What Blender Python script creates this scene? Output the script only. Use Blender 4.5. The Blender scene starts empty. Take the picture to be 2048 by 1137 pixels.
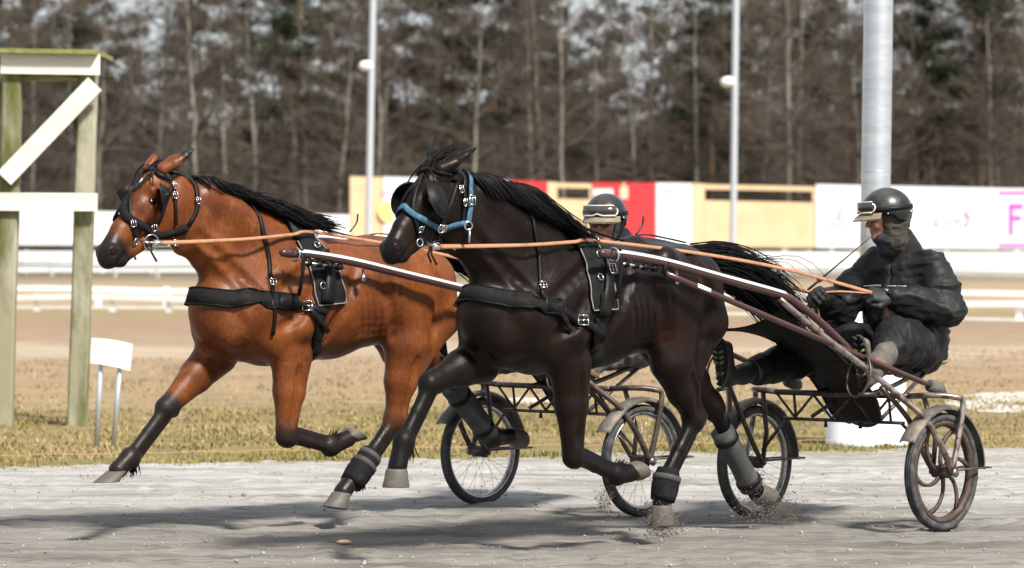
import bpy, math, random
import numpy as np
from mathutils import Vector, Matrix
from mathutils.bvhtree import BVHTree
random.seed(7)
RNG = np.random.default_rng(11)
scene = bpy.context.scene
COL = scene.collection

# ------------------------------------------------------------------ camera, sky, sun, exposure
FPX, CAM_H, HORIZON = 7050.0, 1.58, 487.0        # focal length in photo pixels, eye height, horizon row
PITCH = math.atan((568.5 - HORIZON) / FPX)
cam = bpy.data.cameras.new('camera')
cam.sensor_width = 36.0
cam.lens = 36.0 * FPX / 2048.0
cam.clip_start, cam.clip_end = 0.5, 3000.0
cam.dof.use_dof = True
cam.dof.focus_distance = 18.9
cam.dof.aperture_fstop = 3.6
cam_o = bpy.data.objects.new('camera', cam); COL.objects.link(cam_o)
cam_o.location = (0, 0, CAM_H)
cam_o.rotation_euler = (math.pi / 2 - PITCH, 0, 0)
scene.camera = cam_o

SUN_AZ = math.radians(143)      # compass-like angle from +Y (view) turning to +X (right)
SUN_EL = math.radians(47)
to_sun = Vector((math.sin(SUN_AZ) * math.cos(SUN_EL), math.cos(SUN_AZ) * math.cos(SUN_EL), math.sin(SUN_EL)))
world = bpy.data.worlds.new('World'); scene.world = world; world.use_nodes = True
wn = world.node_tree.nodes; wl = world.node_tree.links
sky = wn.new('ShaderNodeTexSky'); sky.sky_type = 'NISHITA'; sky.sun_disc = False
sky.sun_elevation = SUN_EL; sky.sun_rotation = SUN_AZ
sky.air_density = 1.0; sky.dust_density = 1.0; sky.ozone_density = 2.0
# thin bright cloud veil over the whole sky
wtc = wn.new('ShaderNodeTexCoord'); wno = wn.new('ShaderNodeTexNoise'); wno.inputs['Scale'].default_value = 3.0; wno.inputs['Detail'].default_value = 5
wl.new(wtc.outputs['Generated'], wno.inputs['Vector'])
wmr = wn.new('ShaderNodeMapRange'); wmr.inputs['From Min'].default_value = .3; wmr.inputs['From Max'].default_value = .7; wmr.inputs['To Min'].default_value = .45; wmr.inputs['To Max'].default_value = .85
wl.new(wno.outputs[0], wmr.inputs['Value'])
wmx = wn.new('ShaderNodeMix'); wmx.data_type = 'RGBA'; wl.new(wmr.outputs[0], wmx.inputs['Factor']); wl.new(sky.outputs[0], wmx.inputs['A']); wmx.inputs['B'].default_value = (8.6, 8.9, 9.3, 1)
wl.new(wmx.outputs['Result'], wn['Background'].inputs[0]); wn['Background'].inputs[1].default_value = 0.068
sun = bpy.data.lights.new('sun', 'SUN'); sun.energy = 4.6; sun.angle = math.radians(8.0); sun.color = (1.0, 0.955, 0.88)
sun_o = bpy.data.objects.new('sun', sun); COL.objects.link(sun_o)
sun_o.rotation_euler = to_sun.to_track_quat('Z', 'Y').to_euler()
scene.view_settings.view_transform = 'Standard'; scene.view_settings.look = 'None'
scene.view_settings.gamma = 1.0; scene.view_settings.use_curve_mapping = False
scene.view_settings.exposure = 0.8
scene.cycles.use_denoising = True
scene.cycles.max_bounces = 6

# ------------------------------------------------------------------ helpers: pixels, frames, meshes
def ray(u, v):
    x = (u - 1024) / FPX; y = -(v - 568.5) / FPX
    return Vector((x, math.cos(PITCH) + y * math.sin(PITCH), -math.sin(PITCH) + y * math.cos(PITCH)))
def at_depth(u, v, Y):
    d = ray(u, v); k = Y / d.y
    return Vector((k * d.x, Y, CAM_H + k * d.z))
def ground_at(u, v):
    d = ray(u, v); k = -CAM_H / d.z
    return Vector((k * d.x, k * d.y, 0))

class Frame:
    """Local axes of a horse and cart: t forward, s to the driver's left, z up; origin on the ground under the axle."""
    def __init__(self, ox, oy, deg):
        a = math.radians(deg)
        self.o = Vector((ox, oy, 0)); self.rot = math.pi + a
        self.f = Vector((-math.cos(a), -math.sin(a), 0)); self.l = Vector((math.sin(a), -math.cos(a), 0))
        self.bvh = None
    def world(self, p):
        return self.o + self.f * p[0] + self.l * p[1] + Vector((0, 0, p[2]))
    def local(self, w):
        q = w - self.o
        return Vector((q.dot(self.f), q.dot(self.l), w.z))
    def ldir(self, d):
        return Vector((d.dot(self.f), d.dot(self.l), d.z))
    def P(self, u, v, s=0.0):                     # pixel on the plane at lateral offset s
        d = ray(u, v)
        k = (s + self.o.dot(self.l)) / d.dot(self.l)
        w = d * k; w.z += CAM_H
        return self.local(w)
    def snap(self, u, v, off=0.008, s=0.0):       # pixel on the surface of the body (local coordinates)
        o = self.local(Vector((0, 0, CAM_H))); d = self.ldir(ray(u, v)).normalized()
        hit = self.bvh.ray_cast(o, d)
        if hit[0] is None:
            p = self.P(u, v, s); hit = self.bvh.find_nearest(p)
        n = hit[1]
        return hit[0] + n * off, n.copy()
    def near(self, p, off=0.008):
        hit = self.bvh.find_nearest(Vector(p))
        return hit[0] + hit[1] * off, hit[1].copy()

def top_of(fr, x, off=0.0):
    h = fr.bvh.ray_cast(Vector((x, 0, 3)), Vector((0, 0, -1)))
    return h[0] + Vector((0, 0, off))

class Thing:
    def __init__(self, name, label, cat, frame=None, off=(0, 0, 0), loc=None, rot=0.0, group=None):
        e = bpy.data.objects.new(name, None); COL.objects.link(e)
        e.empty_display_size = 0.2
        self.off = Vector(off)
        if frame is not None:
            e.location = frame.world(off); e.rotation_euler = (0, 0, frame.rot)
        else:
            e.location = loc; e.rotation_euler = (0, 0, rot)
        e['label'] = label; e['category'] = cat
        if group: e['group'] = group
        self.e = e
    def part(self, name, vf, mat, parent=None, smooth=True, label=None):
        v, f = vf
        v = [(p[0] - self.off[0], p[1] - self.off[1], p[2] - self.off[2]) for p in v]
        o = mesh_obj(name, v, f, mat, smooth)
        o.parent = parent if parent is not None else self.e
        if label: o['label'] = label
        return o

def mesh_obj(name, v, f, mat, smooth=True):
    me = bpy.data.meshes.new(name)
    me.from_pydata([tuple(p) for p in v], [], [tuple(q) for q in f])
    if smooth: me.polygons.foreach_set('use_smooth', [True] * len(me.polygons))
    me.validate(); me.update()
    if mat: me.materials.append(mat)
    o = bpy.data.objects.new(name, me); COL.objects.link(o)
    return o
def tag(o, label=None, cat=None, group=None, kind=None):
    if label: o['label'] = label
    if cat: o['category'] = cat
    if group: o['group'] = group
    if kind: o['kind'] = kind
    return o
def join(*vfs):
    V, F = [], []
    for v, f in vfs:
        n = len(V); V += list(v); F += [tuple(i + n for i in q) for q in f]
    return V, F
def mirror(vf):
    v, f = vf
    return [(p[0], -p[1], p[2]) for p in v], [tuple(reversed(q)) for q in f]

def spline(pts, n):
    """Catmull-Rom through the points, n samples."""
    P = [Vector(p) for p in pts]
    if len(P) == 2: return [P[0].lerp(P[1], i / (n - 1)) for i in range(n)]
    Q = [P[0] * 2 - P[1]] + P + [P[-1] * 2 - P[-2]]
    out = []
    for i in range(n):
        x = i / (n - 1) * (len(P) - 1); k = min(int(x), len(P) - 2); u = x - k
        a, b, c, d = Q[k:k + 4]
        out.append(0.5 * ((2 * b) + (c - a) * u + (2 * a - 5 * b + 4 * c - d) * u * u + (3 * b - a - 3 * c + d) * u ** 3))
    return out
def tube(pts, r, n=8, caps=True):
    P = [Vector(p) for p in pts]; m = len(P)
    R = r if hasattr(r, '__len__') else [r] * m
    if len(R) != m: R = list(np.interp(np.linspace(0, 1, m), np.linspace(0, 1, len(R)), R))
    T = [(P[min(i + 1, m - 1)] - P[max(i - 1, 0)]).normalized() for i in range(m)]
    ref = Vector((0, 0, 1)) if abs(T[0].z) < 0.9 else Vector((1, 0, 0))
    N = (ref - T[0] * ref.dot(T[0])).normalized()
    V, F = [], []
    for i in range(m):
        N = (N - T[i] * N.dot(T[i])).normalized(); B = T[i].cross(N)
        for k in range(n):
            a = 2 * math.pi * k / n
            V.append(P[i] + (N * math.cos(a) + B * math.sin(a)) * R[i])
    for i in range(m - 1):
        for k in range(n):
            F.append((i * n + k, i * n + (k + 1) % n, (i + 1) * n + (k + 1) % n, (i + 1) * n + k))
    if caps:
        F.append(tuple(reversed(range(n)))); F.append(tuple(range((m - 1) * n, m * n)))
    return V, F
def ribbon(pts, nors, w, th=0.004, closed=False):
    """Strap: flat band of width w lying on a surface with the given normals."""
    P = [Vector(p) for p in pts]; m = len(P)
    W = w if hasattr(w, '__len__') else [w] * m
    if len(W) != m: W = list(np.interp(np.linspace(0, 1, m), np.linspace(0, 1, len(W)), W))
    V, F = [], []
    for i in range(m):
        T = (P[(i + 1) % m] - P[i - 1]) if closed else (P[min(i + 1, m - 1)] - P[max(i - 1, 0)])
        T.normalize(); N = Vector(nors[i]); N = (N - T * N.dot(T)).normalized(); S = T.cross(N)
        for a, b in ((-.5, 0), (.5, 0), (.5, 1), (-.5, 1)):
            V.append(P[i] + S * (a * W[i]) + N * (b * th))
    last = m if closed else m - 1
    for i in range(last):
        a = i * 4; b = ((i + 1) % m) * 4
        for k in range(4):
            F.append((a + k, a + (k + 1) % 4, b + (k + 1) % 4, b + k))
    if not closed:
        F.append((3, 2, 1, 0)); e = (m - 1) * 4; F.append((e, e + 1, e + 2, e + 3))
    return V, F
def box(c, size, rz=0.0, bev=0.0):
    x, y, z = size[0] / 2, size[1] / 2, size[2] / 2
    c = Vector(c); R = Matrix.Rotation(rz, 3, 'Z')
    V, F = [], []
    if bev <= 0:
        for k in (-z, z):
            for a, b in ((-x, -y), (x, -y), (x, y), (-x, y)): V.append(c + R @ Vector((a, b, k)))
        F = [(3, 2, 1, 0), (4, 5, 6, 7), (0, 1, 5, 4), (1, 2, 6, 5), (2, 3, 7, 6), (3, 0, 4, 7)]
        return V, F
    b_ = bev
    for k, ins in ((-z, b_), (-z + b_, 0), (z - b_, 0), (z, b_)):
        X, Y = x - ins, y - ins; q = b_ * 0.6
        for a, b in ((-X + q, -Y), (X - q, -Y), (X, -Y + q), (X, Y - q), (X - q, Y), (-X + q, Y), (-X, Y - q), (-X, -Y + q)):
            V.append(c + R @ Vector((a, b, k)))
    for r in range(3):
        for k in range(8): F.append((r * 8 + k, r * 8 + (k + 1) % 8, r * 8 + 8 + (k + 1) % 8, r * 8 + 8 + k))
    F.append(tuple(reversed(range(8)))); F.append(tuple(range(24, 32)))
    return V, F
def ring(c, R, r, axis, n=20, k=6, sx=1.0, sy=1.0):
    """Torus; axis = normal of its plane."""
    A = Vector(axis).normalized(); ref = Vector((0, 0, 1)) if abs(A.z) < .9 else Vector((1, 0, 0))
    U = (ref - A * ref.dot(A)).normalized(); W_ = A.cross(U); c = Vector(c)
    V, F = [], []
    for i in range(n):
        a = 2 * math.pi * i / n; d = U * (math.cos(a) * sx) + W_ * (math.sin(a) * sy); dn = d.normalized()
        for j in range(k):
            b = 2 * math.pi * j / k
            V.append(c + d * R + dn * (r * math.cos(b)) + A * (r * math.sin(b)))
    for i in range(n):
        for j in range(k):
            F.append((i * k + j, ((i + 1) % n) * k + j, ((i + 1) % n) * k + (j + 1) % k, i * k + (j + 1) % k))
    return V, F
def ellipsoid(c, r, n=12, m=8, R=None):
    V, F = [], []; c = Vector(c)
    for i in range(m + 1):
        th = math.pi * i / m
        for j in range(n):
            ph = 2 * math.pi * j / n
            q = Vector((r[0] * math.sin(th) * math.cos(ph), r[1] * math.sin(th) * math.sin(ph), r[2] * math.cos(th)))
            V.append(c + (R @ q if R else q))
    for i in range(m):
        for j in range(n):
            F.append((i * n + j, (i + 1) * n + j, (i + 1) * n + (j + 1) % n, i * n + (j + 1) % n))
    return V, F

# ------------------------------------------------------------------ helpers: implicit surfaces (one continuous skin)
class Skin:
    def __init__(self): self.pr = []
    def seg(self, p0, p1, r0, r1, k=.03, tag=0.0, L=(0, 1, 0), cut=False):
        r0 = r0 if hasattr(r0, '__len__') else (r0, r0); r1 = r1 if hasattr(r1, '__len__') else (r1, r1)
        p0 = np.array(p0, float); p1 = np.array(p1, float)
        if np.linalg.norm(p1 - p0) < 1e-5: p1 = p0 + np.array([1e-4, 0, 0])
        self.pr.append((p0, p1, r0, r1, k, tag, np.array(L, float), cut)); return self
    def chain(self, nodes, k=.03, tag=0.0, L=(0, 1, 0)):
        for (p, r), (q, w) in zip(nodes[:-1], nodes[1:]): self.seg(p, q, r, w, k, tag, L)
    def ell(self, c, r, k=.03, tag=0.0, cut=False, axis=(1, 0, 0), L=(0, 1, 0)):
        """Ellipsoid-like: r = (along axis, in plane, lateral)."""
        c = np.array(c, float); ax = np.array(axis, float); ax /= np.linalg.norm(ax)
        h = max(r[0] - min(r[1], r[2]), 1e-4) * .5
        self.seg(c - ax * h, c + ax * h, (r[1], r[2]), (r[1], r[2]), k, tag, L, cut)
    @staticmethod
    def dist(pr, X):
        p0, p1, r0, r1, k, tg, L, cut = pr
        A = p1 - p0; l = np.linalg.norm(A); A = A / l
        Lh = L - A * (L @ A)
        if np.linalg.norm(Lh) < 1e-3: Lh = np.array([1., 0, 0]) - A * A[0]
        Lh = Lh / np.linalg.norm(Lh); U = np.cross(A, Lh)
        q = X - p0.astype(X.dtype)
        ax = q @ A.astype(X.dtype); la = q @ Lh.astype(X.dtype); up = q @ U.astype(X.dtype)
        h = np.clip(ax / l, 0, 1); ov = ax - h * l
        a = r0[0] + (r1[0] - r0[0]) * h; b = r0[1] + (r1[1] - r0[1]) * h; c = np.minimum(a, b)
        kk = np.sqrt((up / a) ** 2 + (la / b) ** 2 + (ov / c) ** 2 + 1e-8 / c ** 2)
        qn = np.sqrt(up ** 2 + la ** 2 + ov ** 2 + 1e-8)
        return qn - qn / kk
    def mesh(self, h=.01, smooth=1, noise=None):
        lo = np.array([np.minimum(p[0], p[1]) - max(p[2] + p[3]) for p in self.pr if not p[7]]).min(0) - .04
        hi = np.array([np.maximum(p[0], p[1]) + max(p[2] + p[3]) for p in self.pr if not p[7]]).max(0) + .04
        n = np.ceil((hi - lo) / h).astype(int) + 1
        D = np.full(n, .3, np.float32)
        gx, gy, gz = [(lo[i] + np.arange(n[i]) * h).astype(np.float32) for i in range(3)]
        for pr in self.pr:
            R = max(pr[2] + pr[3]) + pr[4] + .05
            a = np.maximum(((np.minimum(pr[0], pr[1]) - R - lo) / h).astype(int), 0)
            b = np.minimum(((np.maximum(pr[0], pr[1]) + R - lo) / h).astype(int) + 2, n)
            if (b <= a).any(): continue
            X = np.stack(np.meshgrid(gx[a[0]:b[0]], gy[a[1]:b[1]], gz[a[2]:b[2]], indexing='ij'), -1)
            d = self.dist(pr, X).astype(np.float32)
            S = D[a[0]:b[0], a[1]:b[1], a[2]:b[2]]; k = pr[4]
            if pr[7]:
                d = -d; hh = np.maximum(k - np.abs(S - d), 0) / k
                S[...] = np.maximum(S, d) + hh * hh * k * .25
            else:
                hh = np.maximum(k - np.abs(S - d), 0) / k
                S[...] = np.minimum(S, d) - hh * hh * k * .25
        V, F = surface_nets(D, lo, h)
        for _ in range(smooth): V = laplace(V, F)
        return V, F
    def tags(self, V, sig=.012):
        num = np.zeros(len(V)); den = np.zeros(len(V)) + 1e-12
        for pr in self.pr:
            if pr[7]: continue
            w = np.exp(-np.maximum(self.dist(pr, V), -.02) / sig); num += w * pr[5]; den += w
        return num / den
def surface_nets(D, lo, h):
    n = D.shape; ins = D < 0
    c = np.zeros((n[0] - 1, n[1] - 1, n[2] - 1), np.int8)
    sl = lambda i, m: slice(i, m - 1 + i)
    cn = [(i, j, k) for i in (0, 1) for j in (0, 1) for k in (0, 1)]
    for i, j, k in cn: c += ins[sl(i, n[0]), sl(j, n[1]), sl(k, n[2])]
    act = (c > 0) & (c < 8)
    idx = np.argwhere(act); num = -np.ones(c.shape, np.int64); num[act] = np.arange(len(idx))
    pos = np.zeros((len(idx), 3)); cnt = np.zeros(len(idx))
    for a in cn:
        for ax in range(3):
            if a[ax]: continue
            b = list(a); b[ax] = 1
            ia = idx + np.array(a); ib = idx + np.array(b)
            va = D[ia[:, 0], ia[:, 1], ia[:, 2]]; vb = D[ib[:, 0], ib[:, 1], ib[:, 2]]
            m = (va < 0) != (vb < 0)
            t = np.where(m, va / np.where(m, va - vb, 1), 0)
            p = np.array(a, float) + np.zeros((len(idx), 3)); p[:, ax] += t
            pos[m] += p[m]; cnt[m] += 1
    V = (idx + pos / cnt[:, None]) * h + lo
    F = []
    for ax in range(3):
        o1, o2 = (ax + 1) % 3, (ax + 2) % 3
        A = [slice(None)] * 3; B = [slice(None)] * 3
        A[ax] = slice(0, n[ax] - 1); B[ax] = slice(1, n[ax])
        sa, sb = ins[tuple(A)], ins[tuple(B)]
        e = np.argwhere(sa != sb)
        ok = (e[:, o1] > 0) & (e[:, o2] > 0) & (e[:, o1] < n[o1] - 1) & (e[:, o2] < n[o2] - 1)
        e = e[ok]; flip = sa[e[:, 0], e[:, 1], e[:, 2]]
        qs = []
        for d1, d2 in ((-1, -1), (0, -1), (0, 0), (-1, 0)):
            q = e.copy(); q[:, o1] += d1; q[:, o2] += d2; qs.append(num[q[:, 0], q[:, 1], q[:, 2]])
        Q = np.stack(qs, 1); Q[~flip] = Q[~flip][:, ::-1]
        F.append(Q)
    return V, np.concatenate(F)
def laplace(V, F, lam=.5):
    S = np.zeros_like(V); C = np.zeros(len(V))
    for i in range(4):
        a, b = F[:, i], F[:, (i + 1) % 4]
        np.add.at(S, a, V[b]); np.add.at(S, b, V[a]); np.add.at(C, a, 1); np.add.at(C, b, 1)
    return V + lam * (S / np.maximum(C, 1)[:, None] - V)
def noise3(P, seed=0):
    I = np.floor(P).astype(np.int64); f = P - I; u = f * f * (3 - 2 * f); out = 0
    for a in (0, 1):
        for b in (0, 1):
            for c in (0, 1):
                n = ((I[:, 0] + a) * 374761393 + (I[:, 1] + b) * 668265263 + (I[:, 2] + c) * 2147483647 + seed * 97463477) & 0x7fffffff
                n = ((n ^ (n >> 13)) * 1274126177) & 0x7fffffff; n = (n ^ (n >> 16)) & 0xffff
                out = out + n / 65535.0 * (u[:, 0] if a else 1 - u[:, 0]) * (u[:, 1] if b else 1 - u[:, 1]) * (u[:, 2] if c else 1 - u[:, 2])
    return out
def vnormals(V, F):
    n = np.cross(V[F[:, 2]] - V[F[:, 0]], V[F[:, 3]] - V[F[:, 1]]); N = np.zeros_like(V)
    for i in range(4): np.add.at(N, F[:, i], n)
    return N / (np.linalg.norm(N, axis=1)[:, None] + 1e-12)
def crease(V, F, amp, fr, seed=0, wob=.35):
    """Cloth creases: ridged noise pushed along the normals."""
    N = vnormals(V, F); fr = np.array(fr, float)
    W = V + wob * .1 * np.stack([noise3(V * 5, seed + 5), noise3(V * 5, seed + 6), noise3(V * 5, seed + 7)], 1)
    d = 0
    for k, a in ((1, 1.0), (2.1, .5)):
        n = noise3(W * fr * k, seed + int(k)); d = d + a * (1 - np.abs(2 * n - 1)) ** 2.2
    return V + N * ((d - .55) * amp)[:, None]
def skin_part(th, name, V, F, mat, parent=None, attr=None):
    me = bpy.data.meshes.new(name)
    V = V - np.array(th.off)
    me.vertices.add(len(V)); me.vertices.foreach_set('co', V.astype(np.float32).ravel())
    me.loops.add(F.size); me.loops.foreach_set('vertex_index', F.ravel().astype(np.int32))
    me.polygons.add(len(F)); me.polygons.foreach_set('loop_start', np.arange(0, F.size, 4, dtype=np.int32))
    me.polygons.foreach_set('use_smooth', np.ones(len(F), bool))
    me.update(calc_edges=True); me.validate()
    if attr is not None:
        for k, a in attr.items():
            at = me.attributes.new(k, 'FLOAT', 'POINT'); at.data.foreach_set('value', np.asarray(a, np.float32))
    me.materials.append(mat)
    o = bpy.data.objects.new(name, me); COL.objects.link(o); o.parent = parent or th.e
    return o
def bvh_of(V, F): return BVHTree.FromPolygons([tuple(v) for v in V], [tuple(int(i) for i in f) for f in F])

# ------------------------------------------------------------------ helpers: materials
def M(name, col, rough=.6, spec=.5, metal=0.0, var=None, bump=None, coat=0.0, sheen=0.0, stretch=(1, 1, 1), var2=None, trans=0.0):
    """Principled material; var=(scale, colour, lo, hi[, detail]) mixes a second colour by noise, bump=(scale, strength, distance)."""
    m = bpy.data.materials.new(name); m.use_nodes = True
    nt = m.node_tree; N, Lk = nt.nodes, nt.links; b = N['Principled BSDF']
    b.inputs['Base Color'].default_value = (*col, 1); b.inputs['Roughness'].default_value = rough
    b.inputs['Specular IOR Level'].default_value = spec; b.inputs['Metallic'].default_value = metal
    b.inputs['Coat Weight'].default_value = coat; b.inputs['Sheen Weight'].default_value = sheen
    b.inputs['Transmission Weight'].default_value = trans
    tc = N.new('ShaderNodeTexCoord'); mp = N.new('ShaderNodeMapping'); mp.inputs['Scale'].default_value = stretch
    Lk.new(tc.outputs['Object'], mp.inputs['Vector'])
    cur = None
    for vv in (var, var2):
        if not vv: continue
        nz = N.new('ShaderNodeTexNoise'); nz.inputs['Scale'].default_value = vv[0]; nz.inputs['Detail'].default_value = vv[4] if len(vv) > 4 else 5
        nz.inputs['Roughness'].default_value = .62
        Lk.new(mp.outputs[0], nz.inputs['Vector'])
        rp = N.new('ShaderNodeMapRange'); rp.inputs['From Min'].default_value = vv[2]; rp.inputs['From Max'].default_value = vv[3]
        Lk.new(nz.outputs[0], rp.inputs['Value'])
        mx = N.new('ShaderNodeMix'); mx.data_type = 'RGBA'; Lk.new(rp.outputs[0], mx.inputs['Factor'])
        if cur is None: mx.inputs['A'].default_value = (*col, 1)
        else: Lk.new(cur, mx.inputs['A'])
        mx.inputs['B'].default_value = (*vv[1], 1); cur = mx.outputs['Result']
    if cur is not None: Lk.new(cur, b.inputs['Base Color'])
    if bump:
        nz = N.new('ShaderNodeTexNoise'); nz.inputs['Scale'].default_value = bump[0]; nz.inputs['Detail'].default_value = 4
        Lk.new(mp.outputs[0], nz.inputs['Vector'])
        bp = N.new('ShaderNodeBump'); bp.inputs['Strength'].default_value = bump[1]; bp.inputs['Distance'].default_value = bump[2]
        Lk.new(nz.outputs[0], bp.inputs['Height']); Lk.new(bp.outputs[0], b.inputs['Normal'])
    return m
def add_attr(m, attr, col, lo=.3, hi=.7, noise=(14., .35)):
    """Mix another coat colour where the mesh attribute (black points, pale muzzle) says so."""
    N, Lk = m.node_tree.nodes, m.node_tree.links; b = N['Principled BSDF']
    at = N.new('ShaderNodeAttribute'); at.attribute_name = attr
    nz = N.new('ShaderNodeTexNoise'); nz.inputs['Scale'].default_value = noise[0]; nz.inputs['Detail'].default_value = 4
    tc = N.new('ShaderNodeTexCoord'); Lk.new(tc.outputs['Object'], nz.inputs['Vector'])
    ad = N.new('ShaderNodeMath'); ad.operation = 'MULTIPLY_ADD'; ad.inputs[1].default_value = noise[1]; ad.inputs[2].default_value = -noise[1] / 2
    Lk.new(nz.outputs[0], ad.inputs[0])
    a2 = N.new('ShaderNodeMath'); a2.operation = 'ADD'; Lk.new(at.outputs['Fac'], a2.inputs[0]); Lk.new(ad.outputs[0], a2.inputs[1])
    rp = N.new('ShaderNodeMapRange'); rp.inputs['From Min'].default_value = lo; rp.inputs['From Max'].default_value = hi
    rp.interpolation_type = 'SMOOTHSTEP'
    Lk.new(a2.outputs[0], rp.inputs['Value'])
    mx = N.new('ShaderNodeMix'); mx.data_type = 'RGBA'; Lk.new(rp.outputs[0], mx.inputs['Factor'])
    src = b.inputs['Base Color'].links
    if src: Lk.new(src[0].from_socket, mx.inputs['A'])
    else: mx.inputs['A'].default_value = b.inputs['Base Color'].default_value
    mx.inputs['B'].default_value = (*col, 1); Lk.new(mx.outputs['Result'], b.inputs['Base Color'])

# ------------------------------------------------------------------ the two teams: where they stand
NEAR = Frame(1.876, 19.78, 48)      # dark horse, nearer cart
FAR = Frame(0.2775, 20.80, 46)      # bay horse, farther cart

# ------------------------------------------------------------------ shared materials
m_leather = M('black_leather', (.006, .006, .0063), .48, .16, var=(30, (.016, .016, .017), .5, .8), bump=(160, .25, .002))
m_pad = M('black_webbing', (.009, .009, .0095), .8, .12, var=(12, (.022, .021, .019), .5, .78), bump=(220, .4, .002))
m_piping = M('grey_piping', (.22, .2, .17), .6)
m_chrome = M('worn_chrome', (.62, .61, .6), .22, .5, 1.0, var=(25, (.3, .28, .26), .55, .8))
m_rein = M('tan_rein_leather', (.37, .185, .105), .6, .25, var=(20, (.26, .115, .06), .45, .75), bump=(150, .15, .001))
m_darkmetal = M('black_metal', (.02, .02, .02), .4, .5, .6)
m_eye = M('horse_eye', (.006, .004, .003), .08, .6)
m_hoof = M('hoof_horn', (.085, .074, .063), .6, .35, var=(18, (.10, .085, .07), .4, .7), bump=(60, .2, .003), stretch=(1, 1, 4), var2=(7, (.15, .135, .12), .55, .75))
m_hair = M('black_hair', (.005, .0045, .005), .42, .16, var=(6, (.015, .0105, .009), .5, .75))
m_hair_tips = M('faded_hair', (.035, .022, .015), .45, .4, var=(5, (.10, .06, .035), .5, .8))
m_bluenylon = M('blue_nylon', (.035, .095, .145), .8, .15, var=(60, (.075, .155, .22), .45, .65), bump=(200, .4, .002))
m_nostril = M('nostril_flesh', (.022, .006, .006), .8, .1)
m_boot_grey = M('grey_leg_boot', (.045, .047, .047), .7, .3, var=(9, (.10, .094, .087), .45, .75), bump=(90, .3, .003))

def coat(name, col, dark, light, spec, rough):
    m = M(name, col, rough, spec, var=(3.0, dark, .40, .66), var2=(8, light, .55, .80))
    N, Lk = m.node_tree.nodes, m.node_tree.links; b = N['Principled BSDF']
    tc = N.new('ShaderNodeTexCoord'); last = None
    for sc, st, di, stretch, ridge in ((4.0, .13, .006, (1, 1, 1), True), (11, .14, .010, (1, 1, 1), False), (38, .10, .004, (1, 1, .5), False), (210, .35, .0018, (1, 1, .2), False)):
        mp = N.new('ShaderNodeMapping'); mp.inputs['Scale'].default_value = stretch; Lk.new(tc.outputs['Object'], mp.inputs[0])
        nz = N.new('ShaderNodeTexNoise'); nz.inputs['Scale'].default_value = sc; nz.inputs['Detail'].default_value = 3; nz.inputs['Distortion'].default_value = .6 if ridge else 0; Lk.new(mp.outputs[0], nz.inputs['Vector'])
        src = nz.outputs[0]
        if ridge:                                   # thin raised lines: veins and skin folds
            a = N.new('ShaderNodeMath'); a.operation = 'SUBTRACT'; a.inputs[1].default_value = .5; Lk.new(src, a.inputs[0])
            c = N.new('ShaderNodeMath'); c.operation = 'ABSOLUTE'; Lk.new(a.outputs[0], c.inputs[0])
            d = N.new('ShaderNodeMapRange'); d.inputs['From Min'].default_value = 0; d.inputs['From Max'].default_value = .035; d.inputs['To Min'].default_value = 1; d.inputs['To Max'].default_value = 0; Lk.new(c.outputs[0], d.inputs['Value']); src = d.outputs[0]
        bp = N.new('ShaderNodeBump'); bp.inputs['Strength'].default_value = st; bp.inputs['Distance'].default_value = di; Lk.new(src, bp.inputs['Height'])
        if last: Lk.new(last, bp.inputs['Normal'])
        last = bp.outputs[0]
    Lk.new(last, b.inputs['Normal'])
    mp = N.new('ShaderNodeMapping'); mp.inputs['Scale'].default_value = (1, 1, .22); mp.inputs['Rotation'].default_value = (0, .5, 0); Lk.new(tc.outputs['Object'], mp.inputs[0])
    hz = N.new('ShaderNodeTexNoise'); hz.inputs['Scale'].default_value = 120; hz.inputs['Detail'].default_value = 5; hz.inputs['Roughness'].default_value = .75; Lk.new(mp.outputs[0], hz.inputs['Vector'])
    hm = N.new('ShaderNodeMapRange'); hm.inputs['From Min'].default_value = .3; hm.inputs['From Max'].default_value = .7; hm.inputs['To Min'].default_value = .62; hm.inputs['To Max'].default_value = 1.38; Lk.new(hz.outputs[0], hm.inputs['Value'])
    hx = N.new('ShaderNodeMix'); hx.data_type = 'RGBA'; hx.blend_type = 'MULTIPLY'; hx.inputs['Factor'].default_value = 1
    Lk.new(b.inputs['Base Color'].links[0].from_socket, hx.inputs['A']); Lk.new(hm.outputs[0], hx.inputs['B']); Lk.new(hx.outputs['Result'], b.inputs['Base Color'])
    n2 = N.new('ShaderNodeTexNoise'); n2.inputs['Scale'].default_value = 5; Lk.new(tc.outputs['Object'], n2.inputs['Vector'])
    mr = N.new('ShaderNodeMapRange'); mr.inputs['From Min'].default_value = .35; mr.inputs['From Max'].default_value = .65; mr.inputs['To Min'].default_value = rough - .09; mr.inputs['To Max'].default_value = rough + .09
    Lk.new(n2.outputs[0], mr.inputs['Value']); Lk.new(mr.outputs[0], b.inputs['Roughness'])
    return m
m_bay = coat('bay_coat', (.150, .0435, .0105), (.078, .0195, .0054), (.205, .070, .0195), .22, .46)
add_attr(m_bay, 'dark', (.0115, .0078, .0064), .12, .85, (9., .5))
m_black = coat('dark_brown_coat', (.0095, .0048, .0032), (.0050, .0030, .0024), (.0175, .0080, .0046), .15, .42)
add_attr(m_black, 'dark', (.0055, .0045, .0042), .35, .75)
add_attr(m_black, 'tan', (.030, .0115, .0055), .2, 1.2)

def lerp(a, b, x): return Vector(a).lerp(Vector(b), x)

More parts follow.
